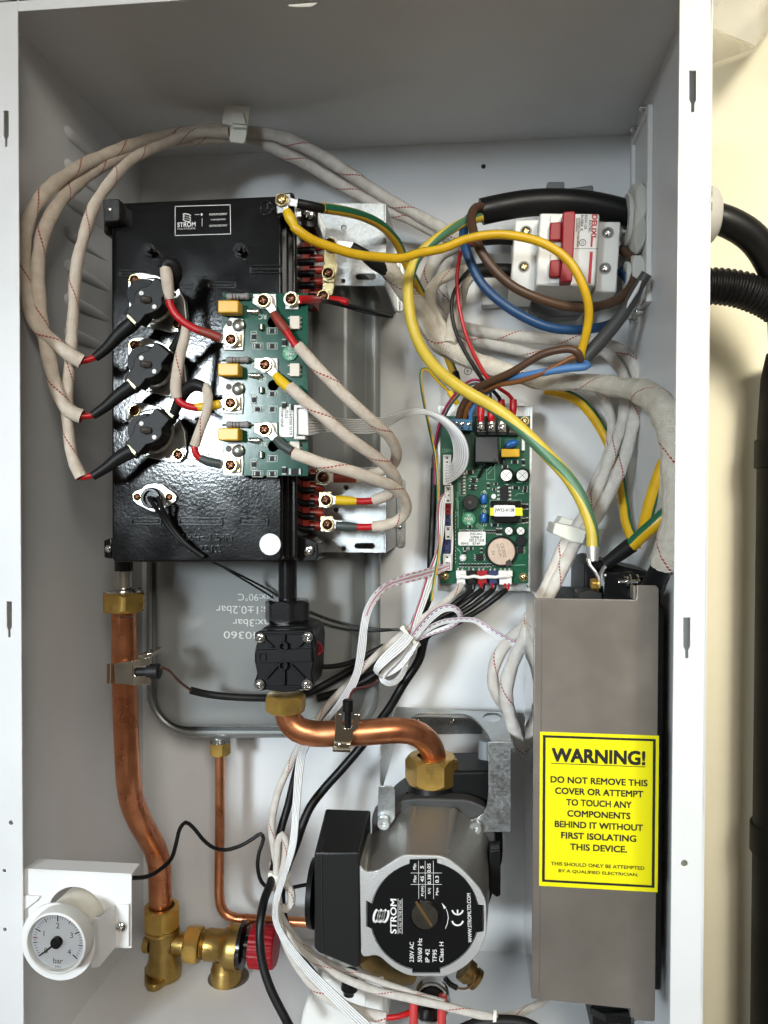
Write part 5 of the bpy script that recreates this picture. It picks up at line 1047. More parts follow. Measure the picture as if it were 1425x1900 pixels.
m = M(); m.prism([(429, 226), (460, 228), (459, 240), (455, 262), (450, 266), (427, 263), (425, 256)], .1365, .1385); m.prism([(432, 230), (458, 232), (457, 237), (431, 236)], .133, .1363); build('saddle', m, NYLON, t, bevel=.0006)
# ============================================================ copper pipework
GP = 'copper pipes in the cabinet'
def nut(t, px, py0, py1, wpx, y, mt=BRASS, rot=.5, r=0, name='hex_nut'):
    k = S(y); m = M(); m.hexnut(P(px, py0, y), (0, 0, -1), wpx/2*k, (py1-py0)*k, r, rot); return build(name, m, mt, t, smooth=30)
cp = thing('copper_pipe', 'tall copper pipe with an offset bend running down the left side', 'pipe', P(298, 1700, .185), GP)
m = M(); m.tube([P(229.5, 1118, .10), P(230.5, 1200, .10), P(232, 1300, .10), P(236, 1400, .101), P(239, 1450, .104), P(245, 1487, .111), P(258, 1520, .118), P(275, 1551, .134), P(288, 1576, .146), P(295, 1602, .151), P(297, 1640, .152), P(298, 1720, .152)], .0091, 32); build('pipe', m, COPPER, cp, smooth=80)
m = M(); m.lathe(P(229.5, 1058, .10), (0, 0, -1), [(0, 16.5*S(.1)), (40*S(.1), 16.5*S(.1))], 28); build('adapter_tube', m, mat('brushed_steel_tube', (.62, .59, .52), .28, 1, var=.25, vscale=80), cp)
m = M(); m.lathe(P(229, 1090, .10), (0, 0, -1), [(0, 30*S(.1)), (.0008, 34*S(.1)), (.0016, 30*S(.1)), (.0024, 35*S(.1)), (.0036, 35*S(.1))], 32); build('washer', m, STEEL, cp)
nut(cp, 229, 1098, 1136, 87, .10, BRASS, rot=.06)
for x in (227, 242): build('depth_mark', M().box(x-4, 1144, x+4, 1146.5, .0909, .0912), INKK, cp)

cp = thing('copper_pipe', 'short S-bent copper pipe joining the flow switch to the pump', 'pipe', P(600, 1360, .1), GP)
m = M(); m.tube([P(531, 1300, .093), P(532, 1318, .093), P(538, 1338, .093), P(554, 1354, .093), P(580, 1361, .094), P(620, 1361, .095), P(680, 1359, .098), P(735, 1355, .103), P(765, 1358, .108), P(787, 1370, .115), P(800, 1388, .121), P(806, 1410, .126), P(806, 1440, .127)], .0091, 32); build('pipe', m, COPPER, cp, smooth=80)
nut(cp, 801, 1402, 1453, 99, .127, BRASS, rot=.0, r=27*S(.127))
nut(cp, 530.5, 1287, 1321, 80, .093, BRASS, rot=.5)

cp = thing('copper_pipe', 'slim copper pipe dropping from the tank bottom and turning right', 'pipe', P(408, 1390, .17), GP)
m = M(); m.tube([P(408, 1395, .178), P(408, 1500, .178), P(407, 1620, .178), P(407, 1660, .178), P(410, 1682, .178), P(419, 1696, .178), P(434, 1703, .178), P(470, 1706, .178), P(540, 1710, .178), P(620, 1714, .178)], .0040, 24); build('pipe', m, COPPER, cp, smooth=80)
nut(cp, 408, 1376, 1401, 42, .178, BRASS, rot=0)
m = M(); o = P(408, 1366, .178); m.lathe(o, (0, 0, -1), [(q*.0007, (17+(q % 2)*2)*S(.178)) for q in range(9)], 24); build('threaded_stub', m, STEEL, cp)

# spring clips with clamp-on sensors
t = thing('pipe_clip_sensor', 'spring steel clip with black sensor on the tall left copper pipe', 'sensor', P(232, 1240, .1), 'clip-on pipe sensors')
m = M(); yb = .0885; m.prism([(211, 1232), (246, 1226), (247, 1271), (213, 1268)], yb, yb+.0012); m.prism([(247, 1226), (277, 1219), (278, 1234), (252, 1238), (249, 1243), (249, 1252), (253, 1256), (278, 1253), (278, 1270), (247, 1272)], yb-.003, yb-.0016)
build('clip', m, NICKEL, t, bevel=.0004)
m = M(); m.tube([P(200, 1232, .091), P(200, 1268, .091)], 3.4*S(.09), 12); m.tube([P(207, 1231, .0895), P(207, 1268, .0895)], 3.2*S(.09), 12); build('curl', m, NICKEL, t)
m = M(); m.prism([(255, 1216), (283, 1211), (276, 1222), (256, 1222)], .0875, .115); build('spring_leaf', m, NICKEL, t, bevel=.0003)
m = M(); m.lathe(P(252, 1247, .090), (1, 0, .06), [(0, 8*S(.09)), (24*S(.09), 8.5*S(.09)), (25*S(.09), 15*S(.09)), (47*S(.09), 15*S(.09)), (49*S(.09), 12*S(.09))], 18); build('probe', m, BLACKM, t)
t = thing('pipe_clip_sensor', 'spring steel clip with black sensor on the S-bent copper pipe', 'sensor', P(642, 1360, .09), 'clip-on pipe sensors')
m = M(); yb = .083; m.prism([(622, 1324), (633, 1324), (635, 1341), (640, 1351), (651, 1351), (656, 1341), (657, 1324), (669, 1326), (664, 1352), (655, 1359), (655, 1372), (650, 1380), (619, 1378), (622, 1350)], yb, yb+.0012)
m.prism([(619, 1379), (651, 1380), (649, 1387), (618, 1386)], yb-.0025, yb+.001); build('clip', m, NICKEL, t, bevel=.0005)
m = M(); m.tube([P(618, 1390, yb-.001), P(651, 1391, yb-.001)], 5*S(.085), 14); build('curl', m, NICKEL, t)
m = M(); m.lathe(P(645.5, 1298, .084), (0, 0, -1), [(0, 8*S(.084)), (2*S(.084), 10*S(.084)), (22*S(.084), 10*S(.084)), (24*S(.084), 6.5*S(.084)), (52*S(.084), 6.5*S(.084))], 18); build('probe', m, BLACKP, t)

# ============================================================ flow switch
t = thing('flow_switch', 'black plastic flow switch with four bright corner screws below the heater', 'flow switch', P(527, 1280, .09)); yf = .070
m = M(); m.hexnut(P(533, 1112, .105), (0, 0, -1), 44*S(.105), 42*S(.105), 0, .05); build('hex_nut', m, BLACKGLOSS, t, smooth=30)
m = M(); m.lathe(P(533, 1152, .105), (0, 0, -1), [(q*.0009, (32+(q % 2)*3)*S(.105)) for q in range(10)], 32); build('thread', m, BLACKP, t)
m = M(); m.prism([(480, 1172), (492, 1163), (560, 1160), (576, 1164), (584, 1174), (586, 1190), (583, 1255), (578, 1278), (484, 1280), (478, 1262)], .082, .118); build('housing', m, BLACKP, t, bevel=.0015)
out = [(471, 1182), (474, 1174), (484, 1170), (569, 1169), (579, 1172), (583, 1182), (579, 1193), (581, 1210), (583, 1226), (579, 1248), (580, 1260), (582, 1270), (578, 1280), (568, 1283), (560, 1279), (545, 1283), (527, 1285), (508, 1283), (494, 1280), (482, 1283), (473, 1279), (470, 1270), (474, 1258), (477, 1250), (472, 1228), (472, 1214), (475, 1198), (477, 1194)]
m = M(); m.prism(out, yf+.003, .0818); build('cover', m, BLACKP, t, bevel=.001)
m = M(); m.prism([(476, 1206), (577, 1204), (578, 1228), (476, 1230)], yf, yf+.0028)
for pts in ([(488, 1189), (492, 1186), (508, 1200), (503, 1203)], [(548, 1202), (562, 1187), (567, 1190), (553, 1203)], [(524, 1178), (529, 1178), (529, 1190), (524, 1190)], [(491, 1258), (494, 1261), (518, 1234), (514, 1231)], [(541, 1233), (538, 1236), (562, 1260), (565, 1257)], [(525, 1244), (529, 1244), (529, 1272), (525, 1272)], [(494, 1272), (562, 1272), (562, 1276), (494, 1276)], [(484, 1176), (570, 1174), (570, 1177), (484, 1179)]): m.prism(pts, yf+.0004, yf+.0028)
rb_ = build('ribs', m, BLACKP, t, bevel=.0003)
for y_, r_ in ((1198, 10), (1233, 9.5)): build('boss', M().ring(P(527, y_, yf+.0029), (0, -1, 0), 6*S(yf), r_*S(yf), .0036, 20), BLACKP, t)
m = M(); frame(m, 481, 1212, 494, 1225, 1.8, yf-.0006, yf-.0001); build('window', m, BLACKGLOSS, t)
for i, (x, y_) in enumerate(((483, 1183), (571, 1182), (482, 1270), (570, 1270))): screw(t, x, y_, yf+.002, 10.2, STEEL, rot=.2+i*.3, hf=.5)

# ============================================================ brass valve with red cap
BT = .152; k = S(BT)*1.035
t = thing('relief_valve', 'brass tee fitting and safety valve with a red knurled cap at the cabinet floor', 'valve', P(300, 1825, BT))
m = M(); m.lathe(P(304, 1720, BT), (0, 0, -1), [(0, 29*k), (6*k, 29*k), (8*k, 30*k), (18*k, 28*k), (30*k, 27*k), (60*k, 28*k), (68*k, 31*k), (76*k, 33*k), (92*k, 32*k)], 36); bd = build('tee_body', m, BRASSC, t, smooth=60)
fl = [PZ(a, b, -H+.006) for a, b in ((268, 1793), (275, 1784), (300, 1778), (330, 1776), (338, 1781), (336, 1793), (318, 1808), (296, 1825), (285, 1829), (273, 1827), (268, 1818))]
m = M(); m.prism_w(fl, Vector((0, 0, -.0058))); build('base_flange', m, BRASSC, t, bevel=.0015, seg=3)
m = M(); m.lathe(PZ(283, 1814, -H+.0061), (0, 0, 1), [(0, 4.5*k), (.0002, 4.5*k)], 12); build('fixing_hole', m, INKK, t)
nut(t, 300, 1680, 1722, 75, BT, BRASS, rot=.1, r=24*k)
m = M(); m.lathe(P(300, 1722, BT), (0, 0, -1), [(0, 29*k), (2*k, 31*k), (5*k, 31*k), (6*k, 28*k)], 32); build('joint_ring', m, BRASS, t)
m = M(); m.lathe(P(268, 1751, BT), (1, 0, 0), [(0, 14*k), (2*k, 16*k), (12*k, 16*k)], 24); build('side_boss', m, BRASSC, t)
m = M(); m.lathe(P(306, 1748, BT), (1, 0, -.04), [(0, 20*k), (8*k, 22*k), (18*k, 23*k), (19*k, 20*k), (36*k, 20*k), (37*k, 22*k), (40*k, 22*k)], 32); build('branch', m, BRASSC, t, smooth=60)
m = M(); m.hexnut(P(347, 1750, BT), (1, 0, -.04), 35*k, 28*k, 0, .1); build('hex_nut', m, BRASS, t, smooth=30)
m = M(); m.lathe(P(374, 1751, BT), (1, 0, -.03), [(0, 24*k), (2*k, 26*k), (4*k, 24*k), (6*k, 26*k), (8*k, 24*k), (10*k, 26*k), (11*k, 28*k), (40*k, 28*k), (46*k, 33*k), (52*k, 39*k), (60*k, 40*k), (74*k, 40*k), (75*k, 37*k)], 36); vb = build('valve_body', m, BRASSC, t, smooth=50)
m = M(); lines(m, [(406, 1764), (404, 1776)], 1.5, BT-28.6*k); lines(m, [(400, 1770), (404, 1776), (408, 1771)], 1.5, BT-28.6*k); build('arrow_mark', m, mat('arrow_shade', (.25, .16, .05), .4, 1), vb)
m = M(); m.lathe(P(420, 1775, BT), (0, 0, -1), [(0, 24*k), (8*k, 25*k), (18*k, 27*k), (22*k, 29*k), (58*k, 28*k)], 32); build('outlet', m, BRASSC, t, smooth=60)
m = M(); m.lathe(P(447, 1753, BT), (1, 0, -.02), [(0, 41*k), (7*k, 41*k), (9*k, 34*k), (10*k, 22*k), (22*k, 20*k)], 32); build('collar', m, BLACKGLOSS, t, smooth=40)
m = M(); n = 96; rings = []
for tt, rr in ((0, 33), (.5, 37), (2, 38), (34, 38), (44, 36), (47, 32), (47.5, 0)):
    o = P(467, 1754, BT)+Vector((tt*k, 0, -.02*tt*k))
    rings.append([m.bm.verts.new(o+Vector((0, math.cos(2*math.pi*i/n), math.sin(2*math.pi*i/n)))*rr*k*(1-(.035 if (i//2) % 2 and 2 <= tt <= 44 else 0))) for i in range(n)])
for a, b in zip(rings, rings[1:]):
    for i in range(n): m.face([a[i], a[(i+1) % n], b[(i+1) % n], b[i]])
build('red_cap', m, REDP, t, smooth=25)
m = M(); c = PZ(424, 1813, -H+.0003); m.lathe(c, (0, 0, 1), [(0, .0165), (.0002, .0165)], 32); build('floor_hole', m, mat('hole_brown', (.13, .11, .085), .8), cab)

# ============================================================ pressure gauge on its bracket
t = thing('pressure_gauge', 'round white pressure gauge with black needle on a folded white bracket', 'gauge', P(110, 1750, .01))
yb = .004; WG = mat('white_enamel_bracket', (.82, .82, .82), .35, bump=.06, bscale=1200, bdist=.0002)
ctr = P(140, 1700, yb); R = 58*S(yb)
outer = [P(44, 1612, yb), P(244, 1622, yb), P(244, 1760, yb), P(44, 1760, yb)]
hole = [(ctr.x+R*math.cos(a*math.pi/18), yb, ctr.z+R*math.sin(a*math.pi/18)) for a in range(36)]
br_ = build('bracket', sheet(M(), outer, [hole], Vector((0, .0012, 0))), WG, t, bevel=.0004)
z1 = P(44, 1612, yb).z; z2 = P(244, 1622, yb).z; x1 = P(44, 1612, yb).x; x2 = P(244, 1622, yb).x
m = M(); m.prism_w([(x1, yb, z1+.0001), (x2, yb, z2+.0001), (x2-.0005, yb+.014, z2+.0001), (x1+.002, yb+.014, z1+.0001)], Vector((0, 0, -.0012))); build('bracket_flange', m, WG, t, bevel=.0003)
# clamp ring with wings
CW = WHITEP
m = M(); c = P(110, 1745, -.014); k0 = S(-.014); m.ring(c, (0, -1, 0), 60*k0, 77*k0, .0018, 48); cl = build('clamp_ring', m, WG, t, bevel=.0004)
def quad(pts, off): return M().prism_w([P(*p) for p in pts], Vector(off))
build('clamp_wing', quad([(173, 1704, -.0145), (182, 1704, -.0145), (214, 1679, .002), (215, 1757, .002), (184, 1794, -.0145), (170, 1796, -.0145)], (0, .001, 0)), WG, cl, bevel=.0002)
build('clamp_lug', M().prism([(213, 1679), (239, 1679), (239, 1757), (214, 1757)], .0022, .0036), WG, cl, bevel=.0003)
build('clamp_lug', M().prism([(44, 1662), (74, 1664), (68, 1672), (44, 1690)], .0022, .0036), WG, cl, bevel=.0003)
screw(cl, 225, 1718, .0018, 10.5, STEEL, rot=.3, hf=.6)
m = M(); c = P(106, 1749, -.022); k1 = S(-.022)
m.lathe(Vector((c.x, -.020, c.z)), (0, 1, 0), [(0, 60*k1), (.045, 58*k1), (.045, 0)], 48); build('case', m, mat('cream_plastic', (.70, .66, .56), .45), t)
m = M(); c = P(102, 1752, -.028); k1 = S(-.028)
m.lathe(Vector((c.x, -.028, c.z)), (0, 1, 0), [(.0035, 55.5*k1), (.001, 56.5*k1), (0, 58.5*k1), (.0008, 62*k1), (.003, 63.5*k1), (.009, 63.5*k1), (.009, 58*k1)], 56, closed=False); build('bezel', m, WHITEP, t)
DX, DY = 102.0, 1752.0; yd = -.0245
dx_ = lambda a, r: (DX+r*math.cos(a), DY-r*math.sin(a))
o = Vector((c.x, yd, c.z)); kd = S(yd)
m = M(); m.lathe(o, (0, 1, 0), [(0, 57*kd), (.0005, 57*kd)], 48); dl = build('dial', m, mat('dial_card', (.78, .81, .86), .5), t)
pc = (712.5, 950)
def DP(a, r): r *= 1.1; return Vector((o.x+r*kd*math.cos(a), yd-.0003, o.z+r*kd*math.sin(a)))
def dial_tick(m, a, r0, r1, w_):
    p, q = DP(a, r0), DP(a, r1); d = (q-p).normalized(); n_ = Vector((-d.z, 0, d.x))*w_*kd/2; m.face([m.bm.verts.new(v) for v in (p-n_, q-n_, q+n_, p+n_)])
m = M(); mb = M(); mr = M()
for i in range(41):
    a = math.radians(219-i*258/40)
    if i % 10 == 0: dial_tick(m, a, 36, 47, 2.4)
    elif i % 5 == 0: dial_tick(m, a, 39, 47, 1.8)
    else: dial_tick(mb, a, 41, 46, 1.1)
dial_tick(mr, math.radians(175), 38, 47, 2)
for i, s_ in enumerate('01234'):
    a = math.radians(219-i*64.5); V, F = glyphs(s_); p = DP(a, 29); cx = sum(v.x for v in V)/len(V); cy = sum(v.y for v in V)/len(V); sc = 11*kd/.7
    vs = [m.bm.verts.new((p.x+(v.x-cx)*sc, yd-.0003, p.z+(v.y-cy)*sc)) for v in V]
    for f in F: m.face([vs[j] for j in f])
V, F = glyphs('bar'); p = DP(math.radians(272), 36); vs = [m.bm.verts.new((p.x+(v.x-.75)*11*kd/.7, yd-.0003, p.z+(v.y-.3)*11*kd/.7)) for v in V]
for f in F: m.face([vs[j] for j in f])
V, F = glyphs('MPa'); p = DP(math.radians(271), 47); vs = [mb.bm.verts.new((p.x+(v.x-.95)*5*kd/.7, yd-.0003, p.z+(v.y-.3)*5*kd/.7)) for v in V]
for f in F: mb.face([vs[j] for j in f])
build('scale', m, INKK, dl); build('fine_scale', mb, mat('blue_ink', (.12, .15, .30), .6), dl); build('red_mark', mr, MATS['red_ink'], dl)
an = math.radians(219); m = M(); hb_ = Vector((o.x, yd-.0022, o.z)); d = Vector((math.cos(an), 0, math.sin(an))); n_ = Vector((-d.z, 0, d.x))
m.prism_w([hb_-d*12*kd-n_*2.5*kd, hb_-d*12*kd+n_*2.5*kd, hb_+d*44*kd+n_*1.1*kd, hb_+d*44*kd-n_*1.1*kd], Vector((0, .0005, 0))); nd = build('needle', m, INKK, dl)
m = M(); m.lathe(Vector((o.x, yd-.0004, o.z)), (0, -1, 0), [(0, 11*kd), (.0026, 11*kd), (.003, 9.5*kd)], 24); build('hub', m, BLACKP, nd)
GL = bpy.data.materials.new('clear_lens'); GL.use_nodes = True; nt = GL.node_tree; b_ = nt.nodes['Principled BSDF']; b_.inputs['Transmission Weight'].default_value = 1; b_.inputs['Roughness'].default_value = .02; b_.inputs['IOR'].default_value = 1.12; b_.inputs['Base Color'].default_value = (.97, .98, .98, 1)
m = M(); m.lathe(Vector((o.x, -.0272, o.z)), (0, 1, 0), [(0, 57*S(-.027)), (.0008, 57*S(-.027))], 48); build('lens', m, GL, t)

# ============================================================ circulation pump
PALU = mat('cast_pump_aluminium', (.36, .35, .325), .43, .8, bump=.8, bscale=1100, bdist=.0005, detail=3)
PFACE = mat('bare_cast_aluminium', (.66, .66, .65), .42, .7, bump=.9, bscale=1400, bdist=.0004, detail=2)
yf = .050
t = thing('circulation_pump', 'cast aluminium circulation pump with a black printed end plate', 'pump', P(790, 1790, .11))
fr = [(667, 1604), (678, 1619), (701, 1616), (732, 1596), (749, 1587), (823, 1588), (858, 1613), (891, 1649), (902, 1672), (904, 1731), (888, 1769), (861, 1796), (826, 1812), (758, 1811), (729, 1796), (701, 1771), (670, 1777)]
re_ = [(674, 1540), (690, 1548), (715, 1532), (741, 1508), (762, 1494), (838, 1498), (872, 1517), (900, 1545), (909, 1575), (910, 1650), (895, 1690), (865, 1715), (830, 1730), (762, 1730), (735, 1715), (708, 1690), (675, 1690)]
def mix_(a, b, f): return [(p[0]*(1-f)+q[0]*f, p[1]*(1-f)+q[1]*f) for p, q in zip(a, b)]
def grow(pts, cx, cy, s_): return [(cx+(x-cx)*s_, cy+(y-cy)*s_) for x, y in pts]
def dens(pts, n=4):
    """round the corners of a closed outline"""
    out = []
    for i in range(len(pts)):
        p0, p1, p2 = Vector((*pts[i-1], 0)), Vector((*pts[i], 0)), Vector((*pts[(i+1) % len(pts)], 0))
        d = min((p0-p1).length, (p2-p1).length)*.38; a = p1+(p0-p1).normalized()*d; c_ = p1+(p2-p1).normalized()*d
        for j in range(n+1):
            f = j/n; q = a*(1-f)**2+p1*2*f*(1-f)+c_*f*f; out.append((q.x, q.y))
    return out
fd, rd = dens(fr), dens(re_)
build('motor_housing', loft(M(), [px_ring(grow(fd, 790, 1700, .985), yf+.0022), px_ring(mix_(fd, rd, .06), yf+.006), px_ring(mix_(fd, rd, .5), .077), px_ring(rd, .105)]), PALU, t, smooth=30)
build('front_rim', M().prism(fd, yf, yf+.0022), PFACE, t, bevel=.0008)
for a_, b_ in (((752, 1594), (768, 1503)), ((826, 1597), (842, 1507))):
    m = M(); m.tube([P(*a_, yf+.004), P(a_[0]*.6+b_[0]*.4, a_[1]*.6+b_[1]*.4, .073), P(*b_, .103)], [.0022, .003, .0035], 14); build('casting_ridge', m, PALU, t, smooth=80)
# rear collar and black volute
m = M(); m.prism(dens([(690, 1508), (720, 1490), (770, 1481), (870, 1484), (905, 1500), (918, 1530), (920, 1600), (900, 1690), (860, 1740), (740, 1740), (690, 1690)]), .1055, .118); build('collar', m, mat('dark_grey_casting', (.05, .05, .05), .5, .2), t, bevel=.0012)
m = M(); m.prism(dens([(758, 1470), (775, 1440), (820, 1432), (930, 1430), (942, 1440), (946, 1478), (930, 1500), (935, 1600), (900, 1700), (860, 1740), (730, 1740), (700, 1650), (715, 1500)]), .121, .165); build('volute', m, BLACKP, t, bevel=.002)
m = M(); m.lathe(P(800, 1450, .127), (0, 0, -1), [(0, 40*S(.127)), (10*S(.127), 42*S(.127)), (30*S(.127), 48*S(.127)), (45*S(.127), 60*S(.127))], 32); build('inlet_neck', m, BLACKP, t)
m = M(); m.lathe(P(902, 1373, .15), (0, 0, -1), [(0, 12*S(.15)), (2*S(.15), 13.5*S(.15)), (40*S(.15), 14.5*S(.15))], 24); build('vent_cap', m, mat('mid_grey_plastic', (.22, .24, .25), .5), t)
m = M(); m.lathe(P(902, 1408, .15), (0, 0, -1), [(0, 22*S(.15)), (12*S(.15), 22*S(.15)), (14*S(.15), 34*S(.15)), (30*S(.15), 36*S(.15))], 28); build('vent_base', m, BLACKP, t)
# black end plate
cx, cy, r = 788, 1700, 100
pl = []
def arc(a0, a1, n=10):
    for i in range(n+1):
        a = math.radians(a0+(a1-a0)*i/n); pl.append((cx+r*math.cos(a), cy+r*math.sin(a)))
arc(-77, -12); pl += [(896, 1680), (896, 1727)]; arc(17, 74); pl += [(816, 1804), (766, 1804)]; arc(103, 167); pl += [(681, 1718), (681, 1672)]; arc(193, 254); pl += [(761, 1596), (810, 1595)]
PLATE = mat('black_pump_label', (.005, .005, .0055), .5, spec=.15, bump=.05, bscale=800)
build('end_plate', M().prism(pl, yf-.0006, yf-.0001), PLATE, t)
m = M(); lines(m, grow(pl, 788, 1700, 1.012), 1.2, yf-.00025, True); build('plate_groove', m, INKK, t)
yt = yf-.0008; m = M()
text(m, 'STROM', 730, 1700, 66, 12, yt, rot=90, bold=.018); text(m, "IT'S ALL IN THE DETAIL", 742.5, 1700, 63, 4.5, yt, rot=90)
for x in (738.6, 746.3): lines(m, [(x, 1667), (x, 1733)], .8, yt)
for x, h_ in ((725.6, 66),): 
    for q in (-1,): pass
coil(m, 707, 1699, 24, 28, yt, 4.2, rot=math.radians(90))
for s_, x, L in (('230V AC', 764, 38), ('50/60 Hz', 779, 45), ('IP 42', 793, 25), ('TF95', 806.5, 24), ('Class H', 819, 38)): text(m, s_, x, 1785.5-L/2, L, 8, yt, rot=90, bold=.008)
for s_, x, y_, L, h_ in (('Min', 769.3, 1608, 11, 6), ('Max', 769.6, 1630.5, 13, 6), ('5', 783, 1609, 5, 6.5), ('45', 783.5, 1631, 11, 6.5), ('P1(W)', 784.4, 1653, 19, 6), ('0.05', 796, 1610.5, 17, 6.5), ('0.38', 796.5, 1631.5, 18, 6.5), ('I(A)', 796.7, 1653, 11, 6), ('0.3', 811, 1631.5, 13, 6.5), ('Mpa', 811.4, 1654, 14, 6)): text(m, s_, x, y_, L, h_, yt, rot=90, bold=.012)
for x in (776.5, 788.8, 804): lines(m, [(x, 1597), (x+.5, 1668)], .7, yt)
for y_ in (1619.8, 1641): lines(m, [(762, y_), (820, y_)], .7, yt)
lines(m, [(826.5, 1723), (830, 1714), (831.8, 1703), (830.5, 1694), (828, 1687)], 1.2, yt); flat(m, [(819.5, 1675), (828, 1684), (824, 1687)], yt)
# CE mark
def arcline(c0, c1, rr, a0, a1, wd): lines(m, [(c0+rr*math.cos(math.radians(a0+(a1-a0)*i/14)), c1+rr*math.sin(math.radians(a0+(a1-a0)*i/14))) for i in range(15)], wd, yt)
arcline(849, 1707, 10, 10, 170, 3.2); arcline(849, 1687, 10, 10, 170, 3.2); lines(m, [(849, 1688), (849, 1697)], 3, yt)
text(m, 'WWW.STROMLTD.COM', 871, 1703, 92, 7, yt, rot=92, bold=.008)
build('lettering', m, INKW, t)
m = M(); m.ring(P(787, 1699, yf-.0002), (0, -1, 0), 26*S(yf), 33*S(yf), .0012, 40); build('screw_recess', m, BLACKGLOSS, t)
m = M(); pan = M(); k5 = S(yf); o_ = P(788.5, 1696, yf-.001)
m.lathe(o_, (0, -1, 0), [(0, 25.5*k5), (.0022, 25.5*k5), (.0028, 24.3*k5)], 40); vs_ = build('vent_screw', m, mat('dull_nickel', (.32, .30, .27), .3, 1, var=.3, vscale=90), t)
a = P(772, 1673, yf-.0041); b = P(801, 1718, yf-.0041); d = (b-a).normalized(); q_ = Vector((-d.z, 0, d.x))*.0009
m = M(); m.prism_w([a-q_, a+q_, b+q_, b-q_], Vector((0, .0002, 0))); build('screw_slot', m, mat('brass_slot', (.42, .27, .11), .4, 1), vs_)
# black terminal box
BX = [(583, 1582), (667, 1582), (668, 1794), (660, 1797), (590, 1768), (583, 1760)]
m = M(); fr_ = px_ring(BX, yf+.004); 
ctrb = [(604, 1500), (688, 1503), (688, 1700), (660, 1705), (610, 1680), (604, 1670)]
loft(m, [fr_, px_ring(ctrb, .120)]); build('terminal_box', m, mat('terminal_box_black', (.016, .016, .016), .45, spec=.2, bump=.3, bscale=1500, bdist=.0003), t, bevel=.0016, seg=3, smooth=30)
m = M(); m.lathe(P(574, 1655, .075), (1, 0, 0), [(0, 40*S(.07)), (4*S(.07), 62*S(.07)), (14*S(.07), 64*S(.07))], 32); build('side_knob', m, BLACKP, t)
zt = P(583, 1582, yf+.004).z+.0006; za = lambda a, b: PZ(a, b, zt)
m = M(); m.tube([za(622, 1511), za(655, 1512), za(670, 1515), za(678, 1521), za(672, 1528), za(655, 1531), za(618, 1531)], .0011, 8); m.tube([za(622, 1511), za(618, 1531)], .0009, 8); build('grip_rib', m, BLACKM, t)
m = M(); m.tube([za(618, 1503), za(596, 1582)], .0005, 6); build('lid_seam', m, INKK, t)
m = M(); m.prism([(595, 1584), (597, 1584), (599, 1768), (597, 1768)], yf+.0034, yf+.0039); build('box_seam', m, INKK, t)
m = M(); m.tube([P(585, 1583, yf+.0038), P(666, 1583, yf+.0038)], .0007, 8); build('box_edge', m, BLACKGLOSS, t)
m = M(); m.prism([(908, 1578), (929, 1576), (929, 1662), (922, 1666), (908, 1655)], .085, .10); build('side_lug', m, BLACKP, t, bevel=.001)
m = M(); m.lathe(P(715, 1790, .12), (0, 0, -1), [(0, 30*S(.12)), (40*S(.12), 28*S(.12))], 24); build('outlet_elbow', m, mat('shaded_brass', (.26, .17, .06), .42, .9, var=.3, vscale=80), t)  # darker copy of the cast brass; dimness under the pump put in its colour
m = M(); m.tube([P(672, 1768, .085), P(690, 1785, .09), P(715, 1800, .1), P(735, 1806, .11), P(760, 1806, .12)], 20*S(.1), 18); build('brass_union', m, MATS['shaded_brass'], t)
# lower port, probe and bleed
m = M(); ax_ = (.03, -.88, .36); m.lathe(P(802, 1850, .086), ax_, [(0, 34*S(.08)), (.016, 35*S(.08)), (.020, 35*S(.08)), (.021, 32*S(.08)), (.021, 29*S(.08)), (.018, 28.5*S(.08))], 36, closed=False); build('port_ring', m, STEEL, t)
m = M(); m.lathe(P(802, 1850, .086), ax_, [(.0165, 28.5*S(.08)), (.019, 28*S(.08)), (.0205, 24*S(.08)), (.0205, 0)], 32); build('probe_cap', m, BLACKGLOSS, t)
m = M(); m.lathe(P(791, 1875, .062), (0, -.6, -.8), [(0, 13*S(.06)), (.005, 13*S(.06)), (.006, 11*S(.06))], 20); build('probe_stem', m, BLACKP, t)
for x in (768, 820): build('red_terminal', M().tube([P(x+2, 1845, .066), P(x, 1868, .064), P(x-1, 1920, .06)], 8.5*S(.064), 12), mat('red_boot', (.55, .05, .05), .4), t)
m = M(); m.lathe(P(860, 1796, .12), (.6, 0, -.5), [(0, 22*S(.12)), (.006, 22*S(.12)), (.007, 17*S(.12)), (.009, 17*S(.12)), (.010, 20*S(.12)), (.013, 20*S(.12))], 24); build('bleed_screw', m, MATS['shaded_brass'], t)
m = M(); m.tube([P(826, 1815, .1), P(835, 1826, .1), P(848, 1833, .1)], 5*S(.1), 10); build('lead_sleeve', m, RUBBER, t); m = M(); m.tube([P(845, 1832, .1), P(862, 1835, .102), P(878, 1825, .106), P(881, 1808, .11)], 2*S(.1), 8); build('lead', m, mat('copper_wire', (.5, .25, .15), .35, .8), t)

# ============================================================ pump bracket
t = thing('pump_bracket', 'galvanised bracket with a large cut-out holding the pump by two socket screws', 'bracket', P(830, 1350, .15))
zs = -.4725; yl = .104
def Z(a, b): return PZ(a, b, zs)
oc = [(714, 1374), (735, 1311), (938, 1322), (949, 1375), (912, 1375), (902, 1357), (890, 1342), (876, 1330), (860, 1324), (800, 1322.5), (776, 1324), (760, 1331), (752, 1345), (750, 1374)]
oc = [Z(a, b) for a, b in oc]; oc = [Vector((p.x, min(p.y, D-.002), p.z)) for p in oc]
h2 = [Z(913+17*math.cos(a*.449), 1331+8.5*math.sin(a*.449)) for a in range(14)]
build('shelf', sheet(M(), oc, [h2], Vector((0, 0, -.0015))), ZINC, t, bevel=.0003)
leg = [(906, 1377), (948, 1377), (948, 1544), (905, 1544), (893, 1546), (880, 1548), (869, 1535), (873, 1522), (885, 1518), (897, 1509), (904, 1492), (906, 1470)]
